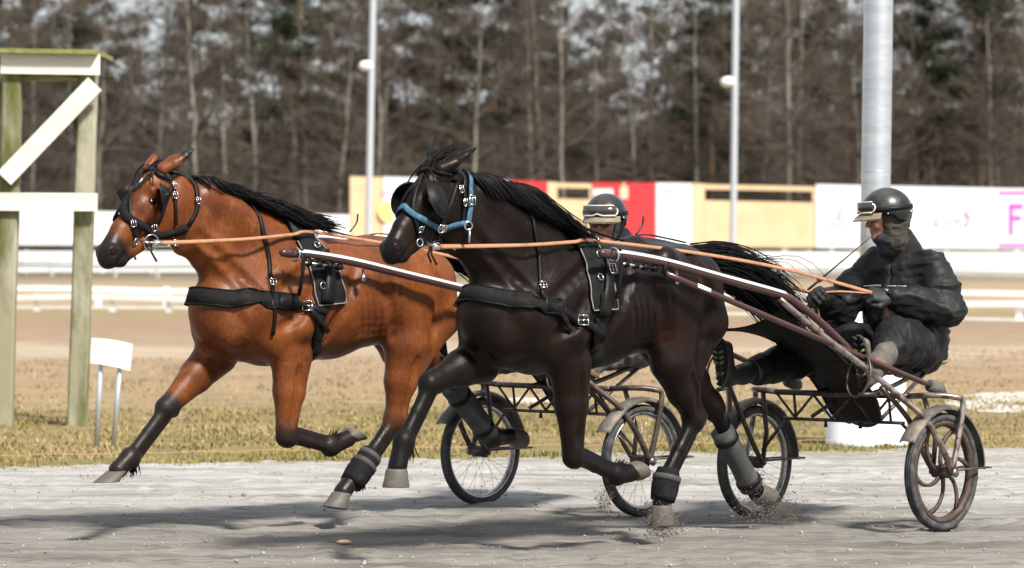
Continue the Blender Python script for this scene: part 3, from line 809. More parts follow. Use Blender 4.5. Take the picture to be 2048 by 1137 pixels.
def bridle(fr, sp, label, blink_r, blink_flat):
    th = Thing('bridle', label, 'bridle', fr, (fr.tw + 1.2, 0, 1.6))
    Hh = fr.H; Lh = fr.Lh
    for q in (1, -1):
        M_ = (lambda L: L) if q == 1 else flip
        for name, L, w in sp['straps']:
            th.part(name, hug(fr, M_(px(fr, L)), w, 18, .008, .005), m_leather)
        for u, v in sp['buckles']:
            c, n = fr.near(M_(px(fr, [(u, v)]))[0], .014)
            th.part('buckle', buckle(c, n, Vector((.2, 0, 1)), .034, .026, .003), m_chrome)
        # blinker cup: a curved leather plate standing off behind the eye, open to the front
        eye = Vector(Hh(.345, .13, q * .15)); R = blink_r
        axis = (Vector((.0, q * 1.0, 0)) + (Vector(Hh(0, 0)) - Vector(Hh(1, 0))).normalized() * .55).normalized()
        upv = (Vector((0, 0, 1)) - axis * axis.z).normalized(); sd = axis.cross(upv)
        V, F = [], []; nr, ns_ = 7, 20
        for lay in (0, .006):
            for i in range(nr + 1):
                a = (i / nr) * (1.25 if not blink_flat else .8)
                for k in range(ns_):
                    g = 2 * math.pi * k / ns_
                    rr_ = R + lay
                    V.append(eye + axis * (rr_ * (math.cos(a) * (.75 if not blink_flat else 1.0)) - (.0 if not blink_flat else R * .35)) + (upv * (math.cos(g) * 1.12) + sd * math.sin(g)) * (rr_ * math.sin(a)))
        off = (nr + 1) * ns_
        for lay in (0, 1):
            for i in range(nr):
                for k in range(ns_):
                    f = (i * ns_ + k, i * ns_ + (k + 1) % ns_, (i + 1) * ns_ + (k + 1) % ns_, (i + 1) * ns_ + k)
                    F.append(tuple(x + lay * off for x in (f if lay else reversed(f))))
        for k in range(ns_):
            a, b = nr * ns_ + k, nr * ns_ + (k + 1) % ns_; F.append((a, b, b + off, a + off))
        if blink_flat:
            r0 = M_(px(fr, [(338, 378), (334, 396), (326, 412), (317, 426)])); f0 = M_(px(fr, [(306, 366), (307, 384), (309, 402), (313, 420)])); V, F = [], []
            for lay in (0, .005):
                for a_, b_ in zip(r0, f0):
                    for k in range(6):
                        x = k / 5; n_ = Vector((.25, q, .0)).normalized(); V.append(a_.lerp(b_, x) + n_ * (.012 + .065 * x ** 1.3 + lay))
            for lay in (0, 24):
                for i in range(3):
                    for k in range(5):
                        f = (i * 6 + k, i * 6 + k + 1, i * 6 + 7 + k, i * 6 + 6 + k); F.append(tuple(lay + t_ for t_ in (f if lay else reversed(f))))
            rimi = [0, 1, 2, 3, 4, 5, 11, 17, 23, 22, 21, 20, 19, 18, 12, 6]
            for i in range(16): a_, b_ = rimi[i], rimi[(i + 1) % 16]; F.append((a_, b_, b_ + 24, a_ + 24))
        bl = th.part('blinker', (V, F), m_leather)
        th.part('blinker_wire', tube(spline([eye + axis * R * .5 + upv * R, Vector(Hh(.12, -.02, q * .10)), Vector(Hh(.06, -.05, q * .02))], 10), .004, 6), m_leather, bl)
        c, n = fr.near(M_(px(fr, [sp['bit']]))[0], .02)
        th.part('bit_ring', ring(c, sp['bit_r'], .0045, n + Vector((.3, 0, 0)), 22, 6), m_chrome)
        th.part('bit_mouthpiece', tube([c + n * .01, c - n * .03 + Vector((.05, 0, .0))], .008, 8), m_chrome)
        c2, n2 = fr.near(M_(px(fr, [sp['ring2']]))[0], .014)
        th.part('overcheck_ring', ring(c2, .019, .0035, n2, 16, 6), m_chrome)
        th.part('bit_strap_end', ribbon([c, c + Vector((.01, q * .012, -.05)), c + Vector((-.02, q * .02, -.10)) if q == 1 else c + Vector((0, 0, -.09))], [Vector((0, q, 0))] * 3, .012, .003), m_leather)
        if q == 1: fr.bit = c + n * .012
    # brow band and crown over the poll
    L = px(fr, sp['brow']); top = Vector(Hh(.09, -.01, 0))
    th.part('brow_band', hug(fr, L + [top] + flip(L)[::-1], .02, 24, .012, .006), m_leather)
    L = px(fr, sp['crown']); top = fr.near(Vector(Hh(-.02, .10, 0)) + Vector((0, 0, .1)), 0)[0]
    th.part('crown_piece', hug(fr, L + [top] + flip(L)[::-1], .024, 24, .012, .006), m_leather)
    L = px(fr, sp['nose']) if sp['nose'] else None
    if L:
        fro = Vector(Hh(sp['nose_u'], -.02, 0))
        th.part('noseband', hug(fr, L + [fro] + flip(L)[::-1], .044, 40, .008, .010), m_pad)
    return th

bridle(FAR, dict(straps=[('overcheck_strap', [(290, 338), (268, 380), (260, 420), (266, 462), (270, 476)], .018), ('cheek_strap', [(342, 374), (328, 410), (312, 448), (302, 476)], .022),
        ('throat_strap', [(347, 380), (350, 420), (350, 450)], .017)],
    buckles=[(344, 372), (348, 392), (393, 403), (264, 448), (306, 456)], bit=(297, 484), bit_r=.042, ring2=(268, 482),
    brow=[(343, 368), (320, 350), (300, 338)], crown=[(376, 452), (390, 425), (392, 395), (380, 362)], nose=[(374, 456), (345, 465), (315, 470), (280, 450), (252, 434)], nose_u=.5),
    'black leather bridle with small blinkers on the bay horse', .052, True)
bridle(NEAR, dict(straps=[('overcheck_strap', [(846, 350), (830, 390), (826, 430), (834, 470), (837, 482)], .02), ('cheek_strap', [(914, 368), (902, 405), (885, 445), (868, 482)], .026),
        ('throat_strap', [(926, 376), (927, 410), (926, 445)], .018)],
    buckles=[(918, 380), (926, 405), (838, 455), (884, 455)], bit=(862, 490), bit_r=.040, ring2=(836, 486),
    brow=[(914, 362), (890, 346), (868, 340)], crown=[(926, 378), (926, 365), (922, 352)], nose=None, nose_u=.5),
    'black leather bridle with large domed blinker cups on the dark horse', .085, False)
# blue halter under the dark horse's bridle
th = Thing('halter', 'blue nylon halter under the bridle of the dark horse', 'halter', NEAR, (NEAR.tw + 1.2, 0, 1.6))
L = px(NEAR, [(932, 447), (905, 450), (878, 456), (850, 442), (822, 428)])
th.part('noseband', hug(NEAR, L + [Vector(NEAR.H(.52, -.03, 0))] + flip(L)[::-1], .029, 40, .012, .006), m_bluenylon)
for q in (1, -1):
    M_ = (lambda L: L) if q == 1 else flip
    L = M_(px(NEAR, [(934, 447), (938, 410), (937, 375), (932, 348)]))
    cs = th.part('cheek_strap', hug(NEAR, L, .026, 16, .014, .006), m_bluenylon)
    c, n = NEAR.near(M_(px(NEAR, [(937, 402)]))[0], .024); th.part('buckle', buckle(c, n, Vector((0, 0, 1)), .045, .036), m_chrome, cs)
    c, n = NEAR.near(M_(px(NEAR, [(934, 452)]))[0], .02); th.part('halter_ring', ring(c, .02, .004, n, 16, 6), m_chrome)
    th.part('lead_clip', tube([c + Vector((0, q * .006, -.02)), c + Vector((0, q * .006, -.085))], [.008, .005], 8), m_chrome)
    c, n = NEAR.near(M_(px(NEAR, [(878, 456)]))[0], .02); th.part('halter_ring', ring(c, .02, .004, n, 16, 6), m_chrome)

# leg boots
def leg_boot(fr, label, a, b, r, mat, straps=(), group=None):
    A, B = fr.P(*a), fr.P(*b)
    th = Thing('leg_boot', label, 'leg boot', fr, tuple(B))
    n = 9; P = [A.lerp(B, i / (n - 1)) for i in range(n)]
    R = list(np.interp(np.linspace(0, 1, n), np.linspace(0, 1, len(r)), r))
    th.part('shell', tube(P, R, 18), mat)
    for x in straps:
        i = x * (n - 1); rr_ = np.interp(x, np.linspace(0, 1, len(r)), r)
        d = (B - A).normalized()
        th.part('strap', tube([A.lerp(B, x) - d * .016, A.lerp(B, x) - d * .014, A.lerp(B, x) + d * .014, A.lerp(B, x) + d * .016], [rr_ * .98, rr_ + .006, rr_ + .006, rr_ * .98], 18), m_boot_grey if mat is m_pad else m_leather)
leg_boot(FAR, 'black fetlock boot with grey strap on the near hind leg of the bay horse', (745, 905, .12), (702, 968, .12), [.058, .068, .076, .066], m_pad, (.15, .42))
leg_boot(FAR, 'long grey shin boot on the trailing hind leg of the bay horse', (905, 775, -.13), (978, 872, -.12), [.072, .066, .062, .066], m_boot_grey, (.2, .85))
leg_boot(NEAR, 'black fetlock boot on the near hind leg of the dark horse', (1337, 938, .12), (1325, 1002, .12), [.058, .072, .074, .064], m_pad, (.3,))
leg_boot(NEAR, 'long grey shin boot on the trailing hind leg of the dark horse', (1444, 862, -.13), (1503, 974, -.12), [.066, .060, .058, .068], m_boot_grey, (.15, .9))

# ------------------------------------------------------------------ carts
m_tyre = M('dusty_rubber', (.035, .036, .038), .75, .3, var=(14, (.11, .108, .104), .45, .72), bump=(120, .3, .003))
m_rim_rust = M('rusty_rim', (.05, .034, .028), .6, .3, .1, var=(20, (.11, .075, .06), .45, .7))
m_rim = M('steel_rim', (.45, .43, .41), .33, .5, .9, var=(18, (.2, .15, .13), .5, .75))
m_shaft = M('maroon_shaft', (.052, .019, .016), .3, .5, coat=.35, var=(16, (.04, .016, .013), .5, .75))
m_frame = M('dirty_brown_frame', (.062, .045, .040), .42, .5, .45, var=(12, (.2, .15, .125), .5, .78), bump=(80, .15, .002))
m_bare = M('scuffed_steel_tube', (.42, .37, .34), .32, .5, .85, var=(14, (.15, .085, .065), .46, .62))
m_guard = M('mudguard_plastic', (.06, .056, .052), .6, .35, var=(8, (.21, .17, .14), .42, .72), bump=(40, .2, .004))
m_screen = M('dark_screen_cloth', (.012, .010, .009), .75, .12, var=(7, (.035, .028, .022), .5, .75), bump=(25, .15, .004))
m_rubber = M('grey_rubber_cap', (.085, .085, .08), .75, .3, var=(20, (.16, .15, .14), .5, .75))
m_label = M('white_sticker', (.75, .75, .74), .5)
m_seat = M('seat_vinyl', (.25, .2, .13), .6, .4, var=(12, (.12, .1, .08), .45, .7))
m_band = M('polished_band', (.80, .80, .80), .28, .5, .45, var=(9, (.55, .54, .53), .5, .8))
WR = .325

def wheel(th, s, sgn, mag):
    c = Vector((0, s, WR))
    hub_o = th.part('wheel', tube([c + Vector((0, -.055, 0)), c + Vector((0, -.05, 0)), c + Vector((0, .05, 0)), c + Vector((0, .055, 0))], [.022, .034, .034, .022], 16), m_frame)
    # tyre: profile swept round, with tread grooves
    prof = [(-.020, -.046), (-.029, -.030), (-.030, -.018), (-.024, -.007), (-.016, -.002), (-.013, -.006), (-.010, -.001), (-.003, 0), (-.001, -.005), (.001, -.005), (.003, 0), (.010, -.001), (.013, -.006), (.016, -.002), (.024, -.007), (.030, -.018), (.029, -.030), (.020, -.046), (0, -.040)]
    n = 64; V, F = [], []; m = len(prof)
    for i in range(n):
        a = 2 * math.pi * i / n; d = Vector((math.cos(a), 0, math.sin(a)))
        for y, r in prof: V.append(c + d * (WR + r) + Vector((0, y, 0)))
    for i in range(n):
        for k in range(m): F.append((i * m + k, ((i + 1) % n) * m + k, ((i + 1) % n) * m + (k + 1) % m, i * m + (k + 1) % m))
    th.part('tyre', (V, F), m_tyre, hub_o)
    prof = [(-.022, -.044), (-.019, -.052), (-.010, -.062), (.010, -.062), (.019, -.052), (.022, -.044), (.012, -.047), (-.012, -.047)]
    if mag: prof = [(-.022, -.044), (-.021, -.056), (-.018, -.074), (.018, -.074), (.021, -.056), (.022, -.044), (.012, -.047), (-.012, -.047)]
    V, F = [], []; m = len(prof)
    for i in range(n):
        a = 2 * math.pi * i / n; d = Vector((math.cos(a), 0, math.sin(a)))
        for y, r in prof: V.append(c + d * (WR + r) + Vector((0, y, 0)))
    for i in range(n):
        for k in range(m): F.append((i * m + k, ((i + 1) % n) * m + k, ((i + 1) % n) * m + (k + 1) % m, i * m + (k + 1) % m))
    th.part('rim', (V, F), m_rim_rust if mag else m_rim, hub_o)
    if mag:
        for j in range(6):
            a0 = 2 * math.pi * j / 6 + .25; P, N, W = [], [], []
            for k in range(9):
                x = k / 8; a = a0 + .75 * x ** 1.4; r = .03 + (WR - .075 - .03) * x
                P.append(c + Vector((math.cos(a) * r, -.006, math.sin(a) * r))); N.append(Vector((0, 1, 0))); W.append(.026 - .008 * math.sin(x * 3.1))
            th.part('spoke', ribbon(P, N, W, .014), m_rim_rust, hub_o)
    else:
        for j in range(28):
            a = 2 * math.pi * j / 28; b = a + (.5 if j % 4 < 2 else -.5); y = .035 if j % 2 else -.035
            th.part('spoke', tube([c + Vector((math.cos(b) * .03, y, math.sin(b) * .03)), c + Vector((math.cos(a) * (WR - .06), 0, math.sin(a) * (WR - .06)))], .0013, 4), m_rim, hub_o)
    # mudguard
    a0, a1 = math.radians(152), math.radians(2); V, F = [], []; n = 26
    prof = [(-.052, .018), (-.045, .034), (-.02, .043), (.02, .043), (.045, .034), (.052, .018), (.047, .016), (.04, .030), (.018, .039), (-.018, .039), (-.04, .030), (-.047, .016)]
    m = len(prof); front = sgn
    for i in range(n + 1):
        x = i / n; a = math.radians(28) + x * math.radians(152)           # 28 deg = front low end .. 180 = rear
        d = Vector((math.cos(a), 0, math.sin(a))); flare = .02 * max(0, (.12 - x) / .12)
        for y, r in prof: V.append(c + d * (WR + r + flare) + Vector((0, y, 0)))
    for i in range(n):
        for k in range(m): F.append((i * m + k, i * m + (k + 1) % m, (i + 1) * m + (k + 1) % m, (i + 1) * m + k))
    F.append(tuple(range(m))); F.append(tuple(reversed(range(n * m, n * m + m))))
    g = th.part('mudguard', (V, F), m_guard)
    rear = c + Vector((-(WR + .05), 0, .01))
    for y in (-.06, .06):
        th.part('mudguard_stay', tube([c + Vector((-.01, y * 1.15, .01)), rear + Vector((0, y, .0))], .006, 6), m_frame, g)
    th.part('mudguard_stay', tube([rear + Vector((0, -.075, 0)), rear + Vector((0, .075, 0))], .006, 6), m_frame, g)

def sulky(fr, label, mag, with_marks, bars):
    th = Thing('sulky', label, 'sulky', fr, (0, 0, 0))
    for q in (1, -1):
        mm = (lambda L: [Vector((p[0], q * p[1], p[2])) for p in L])
        wheel(th, q * .65, q, mag and q == 1)
        # shaft: maroon tube with a bright band, curving down behind the horse
        sh = mm([(2.47, .335, 1.525), (2.30, .34, 1.515), (2.0, .35, 1.475), (1.6, .365, 1.40), (1.1, .385, 1.305), (.98, .39, 1.265), (.80, .41, 1.165), (.55, .44, .995)])
        s0 = th.part('shaft', tube(spline(sh, 40), .021, 12), m_shaft)
        P = spline(sh, 40)[3:24]
        th.part('bright_band', ribbon([p + Vector((0, q * .012, .015)) for p in P], [Vector((0, q * .6, .8))] * len(P), .028, .005), m_band, s0)
        e = Vector(sh[0]); th.part('shaft_tip', tube([e + Vector((-.03, 0, 0)), e + Vector((.035, 0, .005)), e + Vector((.05, 0, .006))], [.024, .022, .012], 10), m_shaft, s0)
        bar0 = Vector((2.36, q * .34, 1.478))
        th.part('quick_hitch_bar', tube([bar0, bar0 + Vector((-.30, 0, -.03))], .008, 8), m_chrome, s0)
        for j in range(4):
            b = bar0 + Vector((-.04 - .075 * j, 0, -.004 - .0075 * j)); th.part('hitch_knob', tube([b + Vector((.014, 0, 0)), b + Vector((-.014, 0, 0))], .017, 10), m_leather, s0)
        b = Vector((1.93, q * .352, 1.44)); th.part('shaft_bolt', tube([b, b + Vector((0, 0, -.03)), b + Vector((0, 0, -.032)), b + Vector((0, 0, -.07))], [.008, .008, .014, .014], 8), m_chrome, s0)
        # loop that holds the shaft at the saddle
        th.part('shaft_loop', ring(Vector((2.41, q * .335, 1.52)), .034, .007, (1, 0, .05), 18, 6), m_chrome, s0)
        th.part('shaft_strap', ribbon([Vector((2.38, q * .345, 1.55)), Vector((2.38, q * .362, 1.50)), Vector((2.38, q * .352, 1.40)), Vector((2.385, q * .33, 1.30))], [Vector((0, q, .1))] * 4, .024, .005), m_leather, s0)
        # long sliding bar beneath with a rubber end cap behind
        if bars:
            l0, l1 = Vector((2.03, q * .362, 1.425)), Vector((-.20, q * .50, .765))
            lb = th.part('balance_bar', tube([l0.lerp(l1, i / 12) for i in range(13)], .0165, 10), m_shaft)
            d = (l1 - l0).normalized()
            th.part('end_cap', tube([l1 - d * .10, l1 - d * .095, l1 + d * .0, l1 + d * .005, l1 + d * .006, l1 + d * .04], [.025, .036, .036, .028, .013, .013], 14), m_rubber, lb)
            th.part('bar_clamp', tube([l0 + Vector((.02, 0, .0)), l0 + Vector((0, 0, .045)), l0 + Vector((-.02, 0, .06))], .012, 8), m_leather, lb)
            if with_marks and q == 1:
                a = l0.lerp(l1, .10); b = l0.lerp(l1, .145)
                th.part('sticker', ribbon([a + Vector((0, .0165, .004)), b + Vector((0, .0165, .004))], [Vector((0, 1, .2))] * 2, .022, .0012), m_label, lb)
        # main frame tube: shaft to the outside of the wheel
        ft = mm([(1.12, .39, 1.285), (.80, .43, 1.09), (.48, .50, .895), (.30, .60, .735), (.20, .675, .63), (.10, .715, .48), (.0, .72, WR)])
        th.part('frame_tube', tube(spline(ft, 30), .0175, 10), m_bare if mag else m_frame)
        # inner arm of the fork
        th.part('fork_arm', tube(spline(mm([(.40, .53, .80), (.22, .585, .62), (.08, .59, .42), (0, .592, WR)]), 16), .015, 8), m_frame)
        # rear loop of the cross frame, down to the axle on both sides of the wheel
        th.part('fork_loop', tube(spline(mm([(.05, .45, .735), (.03, .62, .745), (-.055, .70, .735), (-.10, .722, .70), (-.055, .72, .50), (0, .72, WR)]), 26), .0165, 10), m_bare if mag else m_frame)
        th.part('fork_arm', tube(mm([(.04, .56, .735), (-.03, .588, .5), (0, .592, WR)]), .014, 8), m_frame)
        th.part('axle_stub', tube([Vector((0, q * .575, WR)), Vector((0, q * .745, WR))], [.016, .016], 10), m_frame)
        th.part('axle_nut', tube([Vector((0, q * .735, WR)), Vector((0, q * .75, WR))], .027, 6), m_bare)
        # foot rest hoop
        f = Vector((.50 if q == 1 else .70, q * (.455 if q == 1 else .36), .86 if q == 1 else .87))
        hp = th.part('foot_rest', ring(f, .095, .007, (1, 0, .3), 22, 6, 1.25, .8), m_frame)
        th.part('foot_rest_bracket', tube([f + Vector((0, 0, -.10)), f + Vector((-.12, q * .05, -.10))], .012, 8), m_frame, hp)
    # cross frame with its truss
    th.part('cross_tube', tube([Vector((.05, y, .735)) for y in np.linspace(-.46, .46, 9)], .0165, 10), m_frame)
    th.part('truss_tube', tube([Vector((.03, y, .585)) for y in np.linspace(-.42, .42, 7)], .010, 8), m_frame)
    zs = [-.46, -.33, -.20, -.07, .07, .20, .33, .46]
    for i in range(7):
        a, b = (.73, .59) if i % 2 == 0 else (.59, .73)
        th.part('truss_brace', tube([Vector((.045, zs[i], a)), Vector((.035, zs[i + 1], b))], .0085, 6), m_frame)
    for y in (-.33, .33):
        th.part('truss_post', tube([Vector((.05, y, .73)), Vector((.03, y, .585))], .008, 6), m_frame)
    for q in (1, -1):
        th.part('truss_brace', tube([Vector((.03, q * .40, .585)), Vector((.0, q * .59, .40))], .010, 6), m_frame)
        th.part('truss_bolt', tube([Vector((.03, q * .12, .58)), Vector((.03, q * .12, .545))], [.006, .012], 6), m_darkmetal)
    # seat on two struts
    st = th.part('seat', ellipsoid((-.60, 0, .905), (.20, .24, .04), 24, 10), m_seat)
    for q in (1, -1):
        th.part('seat_strut', tube(spline([(.04, q * .18, .735), (-.22, q * .17, .78), (-.58, q * .15, .875)], 10), .015, 8), m_frame, st)
        th.part('seat_strut', tube([(-.60, q * .15, .87), (.0, q * .24, .60)], .012, 8), m_frame, st)
    # mud screen stretched between the shafts, from behind the horse down to the axle
    far_e = [FR_SCREEN.P(u, v, -.30) for u, v in ((1437, 660), (1490, 662), (1545, 680), (1590, 715), (1640, 783), (1668, 832), (1700, 846))]
    near_e = [FR_SCREEN.P(u, v, .36) for u, v in ((1560, 622), (1610, 660), (1655, 695), (1700, 735), (1748, 792), (1760, 830), (1762, 845))]
    a, b = spline(far_e, 22), spline(near_e, 22); V, F = [], []
    nw = 12
    for lay in (0, 1):
        for i in range(22):
            for k in range(nw + 1):
                x = k / nw; p = a[i].lerp(b[i], x) + Vector((-.02, 0, -.03)) * math.sin(x * math.pi)
                V.append(p + Vector((.004, 0, .006)) * lay)
    off = 22 * (nw + 1)
    for lay in (0, 1):
        for i in range(21):
            for k in range(nw):
                f = (i * (nw + 1) + k, i * (nw + 1) + k + 1, (i + 1) * (nw + 1) + k + 1, (i + 1) * (nw + 1) + k)
                F.append(tuple(x + lay * off for x in (f if lay else reversed(f))))
    th.part('mud_screen', (V, F), m_screen)
    th.part('screen_edge', tube(a, .009, 6), m_screen)
    th.part('screen_edge', tube(b, .009, 6), m_screen)
    return th
FR_SCREEN = NEAR
sulky(NEAR, 'nearer training cart with rusty curved-spoke wheel, behind the dark horse', True, True, True)
sulky(FAR, 'farther training cart with thin wire-spoke wheels, behind the bay horse', False, False, False)

# ------------------------------------------------------------------ drivers
m_skin = M('weathered_skin', (.40, .19, .14), .55, .3, var=(14, (.33, .13, .10), .45, .7), bump=(60, .15, .002))
m_jacket = M('dusty_black_jacket', (.0095, .0095, .0105), .55, .20, var=(2.6, (.034, .030, .025), .48, .78), bump=(45, .35, .006), stretch=(1, 1, 1.6))
m_trousers = M('dusty_black_trousers', (.009, .009, .0105), .58, .16, var=(5, (.045, .042, .038), .52, .8), bump=(45, .35, .006))
m_bootrub = M('mud_grey_boot', (.075, .067, .058), .65, .25, var=(9, (.145, .122, .098), .45, .7), bump=(40, .3, .005))
m_bootdark = M('dark_work_boot', (.022, .022, .024), .55, .4, var=(12, (.06, .05, .045), .5, .75))
m_sole = M('dark_boot_sole', (.028, .028, .026), .75, .3)
m_solegreen = M('green_sole_lug', (.15, .165, .045), .6, .3)
m_legging = M('brown_perforated_leather', (.17, .09, .055), .65, .3)
m_strap = M('brown_gaiter_strap', (.06, .045, .035), .65)
m_glove = M('black_glove', (.014, .014, .015), .6, .35, bump=(80, .3, .003))
m_glovemark = M('white_glove_print', (.6, .6, .6), .6)
m_helmet = M('scratched_black_helmet', (.012, .0125, .014), .3, .35, var=(9, (.05, .047, .043), .5, .72), coat=.25, bump=(50, .05, .002))
m_peak = M('muddy_tan_peak', (.19, .15, .105), .6, .3, var=(14, (.28, .23, .17), .45, .7))
m_goggle = M('white_goggle_frame', (.55, .52, .46), .45)
m_lens = M('smoked_lens', (.045, .04, .032), .1, .6)
m_hood = M('taupe_hood_cloth', (.052, .047, .038), .8, .2, bump=(30, .5, .01), var=(8, (.03, .028, .024), .45, .7))
m_neckw = M('slate_neck_warmer', (.042, .041, .052), .85, .2, bump=(40, .4, .006))
m_specs = M('black_spectacles', (.012, .012, .012), .3, .5)
m_glass = M('spectacle_glass', (.9, .9, .9), .03, .5, trans=1.0)
m_mudtrousers = M('mud_grey_trousers', (.075, .066, .055), .75, .15, var=(7, (.14, .12, .098), .42, .7), bump=(45, .35, .006))
m_silver = M('reflective_piping', (.33, .32, .29), .4, .5, .3)

def hand_mesh(wr, palm, up, side):
    """Glove gripping a rein: palm, four curled fingers of unequal length, thumb on top. wr=wrist, palm=dir, up=back of hand dir."""
    sk = Skin(); wr = Vector(wr); d = Vector(palm).normalized(); u = Vector(up); u = (u - d * u.dot(d)).normalized(); s = d.cross(u) * side
    G = 1.14
    sk.seg(wr, wr + d * .03, (.034, .034), (.03, .04), k=.015, L=tuple(s))
    sk.seg(wr + d * .03, wr + d * .095, (.022, .046), (.02, .048), k=.015, L=tuple(s))
    for i, (y, l) in enumerate(((-.034, .9), (-.011, 1.0), (.012, .95), (.034, .78))):
        k0 = wr + d * (.10 - .006 * abs(i - 1)) + s * y; k1 = k0 + d * (.026 * l) - u * (.024 * l); k2 = k1 - u * (.026 * l) - d * (.016 * l); k3 = k2 - d * (.024 * l) + u * .004
        sk.chain([(k0, (.0125, .0115)), (k1, (.0118, .011)), (k2, (.011, .0105)), (k3, (.0095, .0095))], k=.004, L=tuple(s))
    t0 = wr + d * .04 - s * .036 - u * .008; t1 = t0 + d * .03 - s * .018 - u * .012; t2 = t1 + d * .03 + s * .012 - u * .008
    sk.chain([(t0, (.017, .016)), (t1, (.0135, .013)), (t2, (.0105, .0105))], k=.006, L=tuple(s))
    V, F = sk.mesh(.0045, 1); w = np.array(wr)
    return w + (V - w) * 1.28, F

def driver(fr, D, label):
    th = Thing('person', label, 'person', fr, (-.58, 0, .90))
    V3 = Vector
    pel, che, nec = V3((-.56, 0, 1.03)), V3((-.585, 0, 1.31)), V3((-.53, 0, 1.50 + D['dz']))
    hc = D['head']                        # head centre
    Rz = Matrix.Rotation(math.radians(D['yaw']), 3, 'Z') @ Matrix.Rotation(math.radians(D['tilt']), 3, 'Y')
    Hd = lambda x, y, z: hc + Rz @ V3((x, y, z))            # head axes: x to the face, y left, z up
    hl = tuple(Rz @ V3((0, 1, 0)))
    sho = {1: V3((-.56, .20, 1.45 + D['dz'])), -1: V3((-.53, -.20, 1.45 + D['dz']))}
    hip = {1: V3((-.54, .10, 1.0)), -1: V3((-.52, -.10, 1.0))}
    # ---- body: one continuous figure
    b = Skin()
    b.ell(Hd(-.01, 0, .03), (.105, .10, .078), k=.03, axis=tuple(Rz @ V3((1, 0, 0))), L=hl)
    b.seg(Hd(.02, 0, .0), Hd(.035, 0, -.08), (.075, .066), (.05, .046), k=.03, L=hl)
    b.ell(Hd(.075, 0, -.095), (.022, .02, .024), k=.02, axis=tuple(Rz @ V3((1, 0, 0))), L=hl)            # chin
    b.seg(Hd(.088, 0, .02), Hd(.112, 0, -.022), (.010, .010), (.015, .016), k=.012, L=hl)                # nose
    b.seg(Hd(.086, .03, .026), Hd(.088, -.03, .026), (.012, .010), (.012, .010), k=.015)                 # brow
    b.seg(Hd(.088, .02, -.052), Hd(.088, -.02, -.052), (.008, .009), (.008, .009), k=.01)                # upper lip
    b.seg(Hd(.084, .018, -.066), Hd(.084, -.018, -.066), (.008, .009), (.008, .009), k=.01)              # lower lip
    for q in (1, -1):
        b.ell(Hd(.07, q * .042, -.018), (.03, .03, .022), k=.02)                                         # cheek bone
        b.ell(Hd(.083, q * .032, .010), (.013, .012, .012), k=.008, cut=True)                            # eye socket
        b.ell(Hd(-.01, q * .078, -.01), (.03, .032, .012), k=.01)                                        # ear
    b.seg(Hd(-.02, 0, -.06), nec, (.055, .055), (.065, .065), k=.04)
    b.chain([(nec, (.09, .12)), (che, (.125, .165)), (pel, (.125, .165))], k=.06)
    for q in (1, -1):
        el, ha = D['elbow'][q], D['hand'][q]
        b.chain([(sho[q], (.062, .058)), (el, (.046, .044)), (lerp(el, ha, .8), (.032, .03)), (ha, (.03, .03))], k=.04)
        b.ell(lerp(el, ha, .98), (.04, .02, .024), k=.02, axis=tuple((ha - el).normalized()))
        kn, an = D['knee'][q], D['ankle'][q]
        b.chain([(hip[q], (.085, .085)), (kn, (.058, .056)), (lerp(kn, an, .35), (.055, .052)), (an, (.04, .038))], k=.05)
        b.seg(an, lerp(an, lerp(D['heel'][q], D['toe'][q], .45), .3), (.034, .032), (.026, .028), k=.03)
    V, F = b.mesh(.0085, 1)
    skin_part(th, 'body', V, F, m_skin)
    for q in (1, -1):
        th.part('eye', ellipsoid(Hd(.078, q * .032, .010), (.012, .012, .010), 10, 8), m_eye)
    # ---- jacket
    j = Skin()
    j.chain([(nec + V3((-.01, 0, .03)), (.085, .085)), (nec + V3((-.02, 0, -.06)), (.135, .19)), (che, (.195, .238)), (lerp(che, pel, .6), (.195, .24)), (pel + V3((-.03, 0, -.01)), (.20, .245))], k=.05)
    j.seg(pel + V3((-.06, .10, -.06)), pel + V3((-.08, -.10, -.06)), (.12, .1), (.12, .1), k=.05)
    for q in (1, -1):
        el, ha = D['elbow'][q], D['hand'][q]
        j.chain([(sho[q] + V3((0, -q * .03, -.01)), (.108, .104)), (lerp(sho[q], el, .5), (.100, .096)), (el, (.090, .086)), (lerp(el, ha, .5), (.078, .075)), (lerp(el, ha, .84), (.058, .056))], k=.045)
        fd = (ha - el).normalized()
        for i in range(4):                                        # folds of the sleeve
            c = lerp(el, ha, .12 + .2 * i); n = V3((fd.z, 0, -fd.x)) if i % 2 else V3((-.3, q, .2))
            j.seg(c + n * .055 + fd * .02, c - n * .03 - fd * .03, (.02, .02), (.014, .014), k=.02)
        for i in range(3):
            c = lerp(sho[q], el, .25 + .25 * i); j.seg(c + V3((.07, q * .03, -.02)), c + V3((-.05, q * .06, .03)), (.018, .018), (.014, .014), k=.02)
    for i in range(5):                                            # folds across the waist
        zz = 1.02 + .06 * i; j.seg(V3((-.40 + .01 * (i % 2), .17, zz)), V3((-.72, .14, zz + .05)), (.03, .03), (.022, .022), k=.025)
    V, F = j.mesh(.009, 1); V = crease(V, F, .020, (4.5, 4.5, 11), 3, 1.2); V = crease(V, F, .007, (13, 13, 26), 9, .8); V = laplace(V, F)
    jk = skin_part(th, 'jacket', V, F, m_jacket)
    jb = bvh_of(V, F)
    def on_jacket(p, d, off=.004):
        h = jb.ray_cast(V3(p), V3(d).normalized()); 
        if h[0] is None: h = jb.find_nearest(V3(p))
        return h[0] + h[1] * off, h[1]
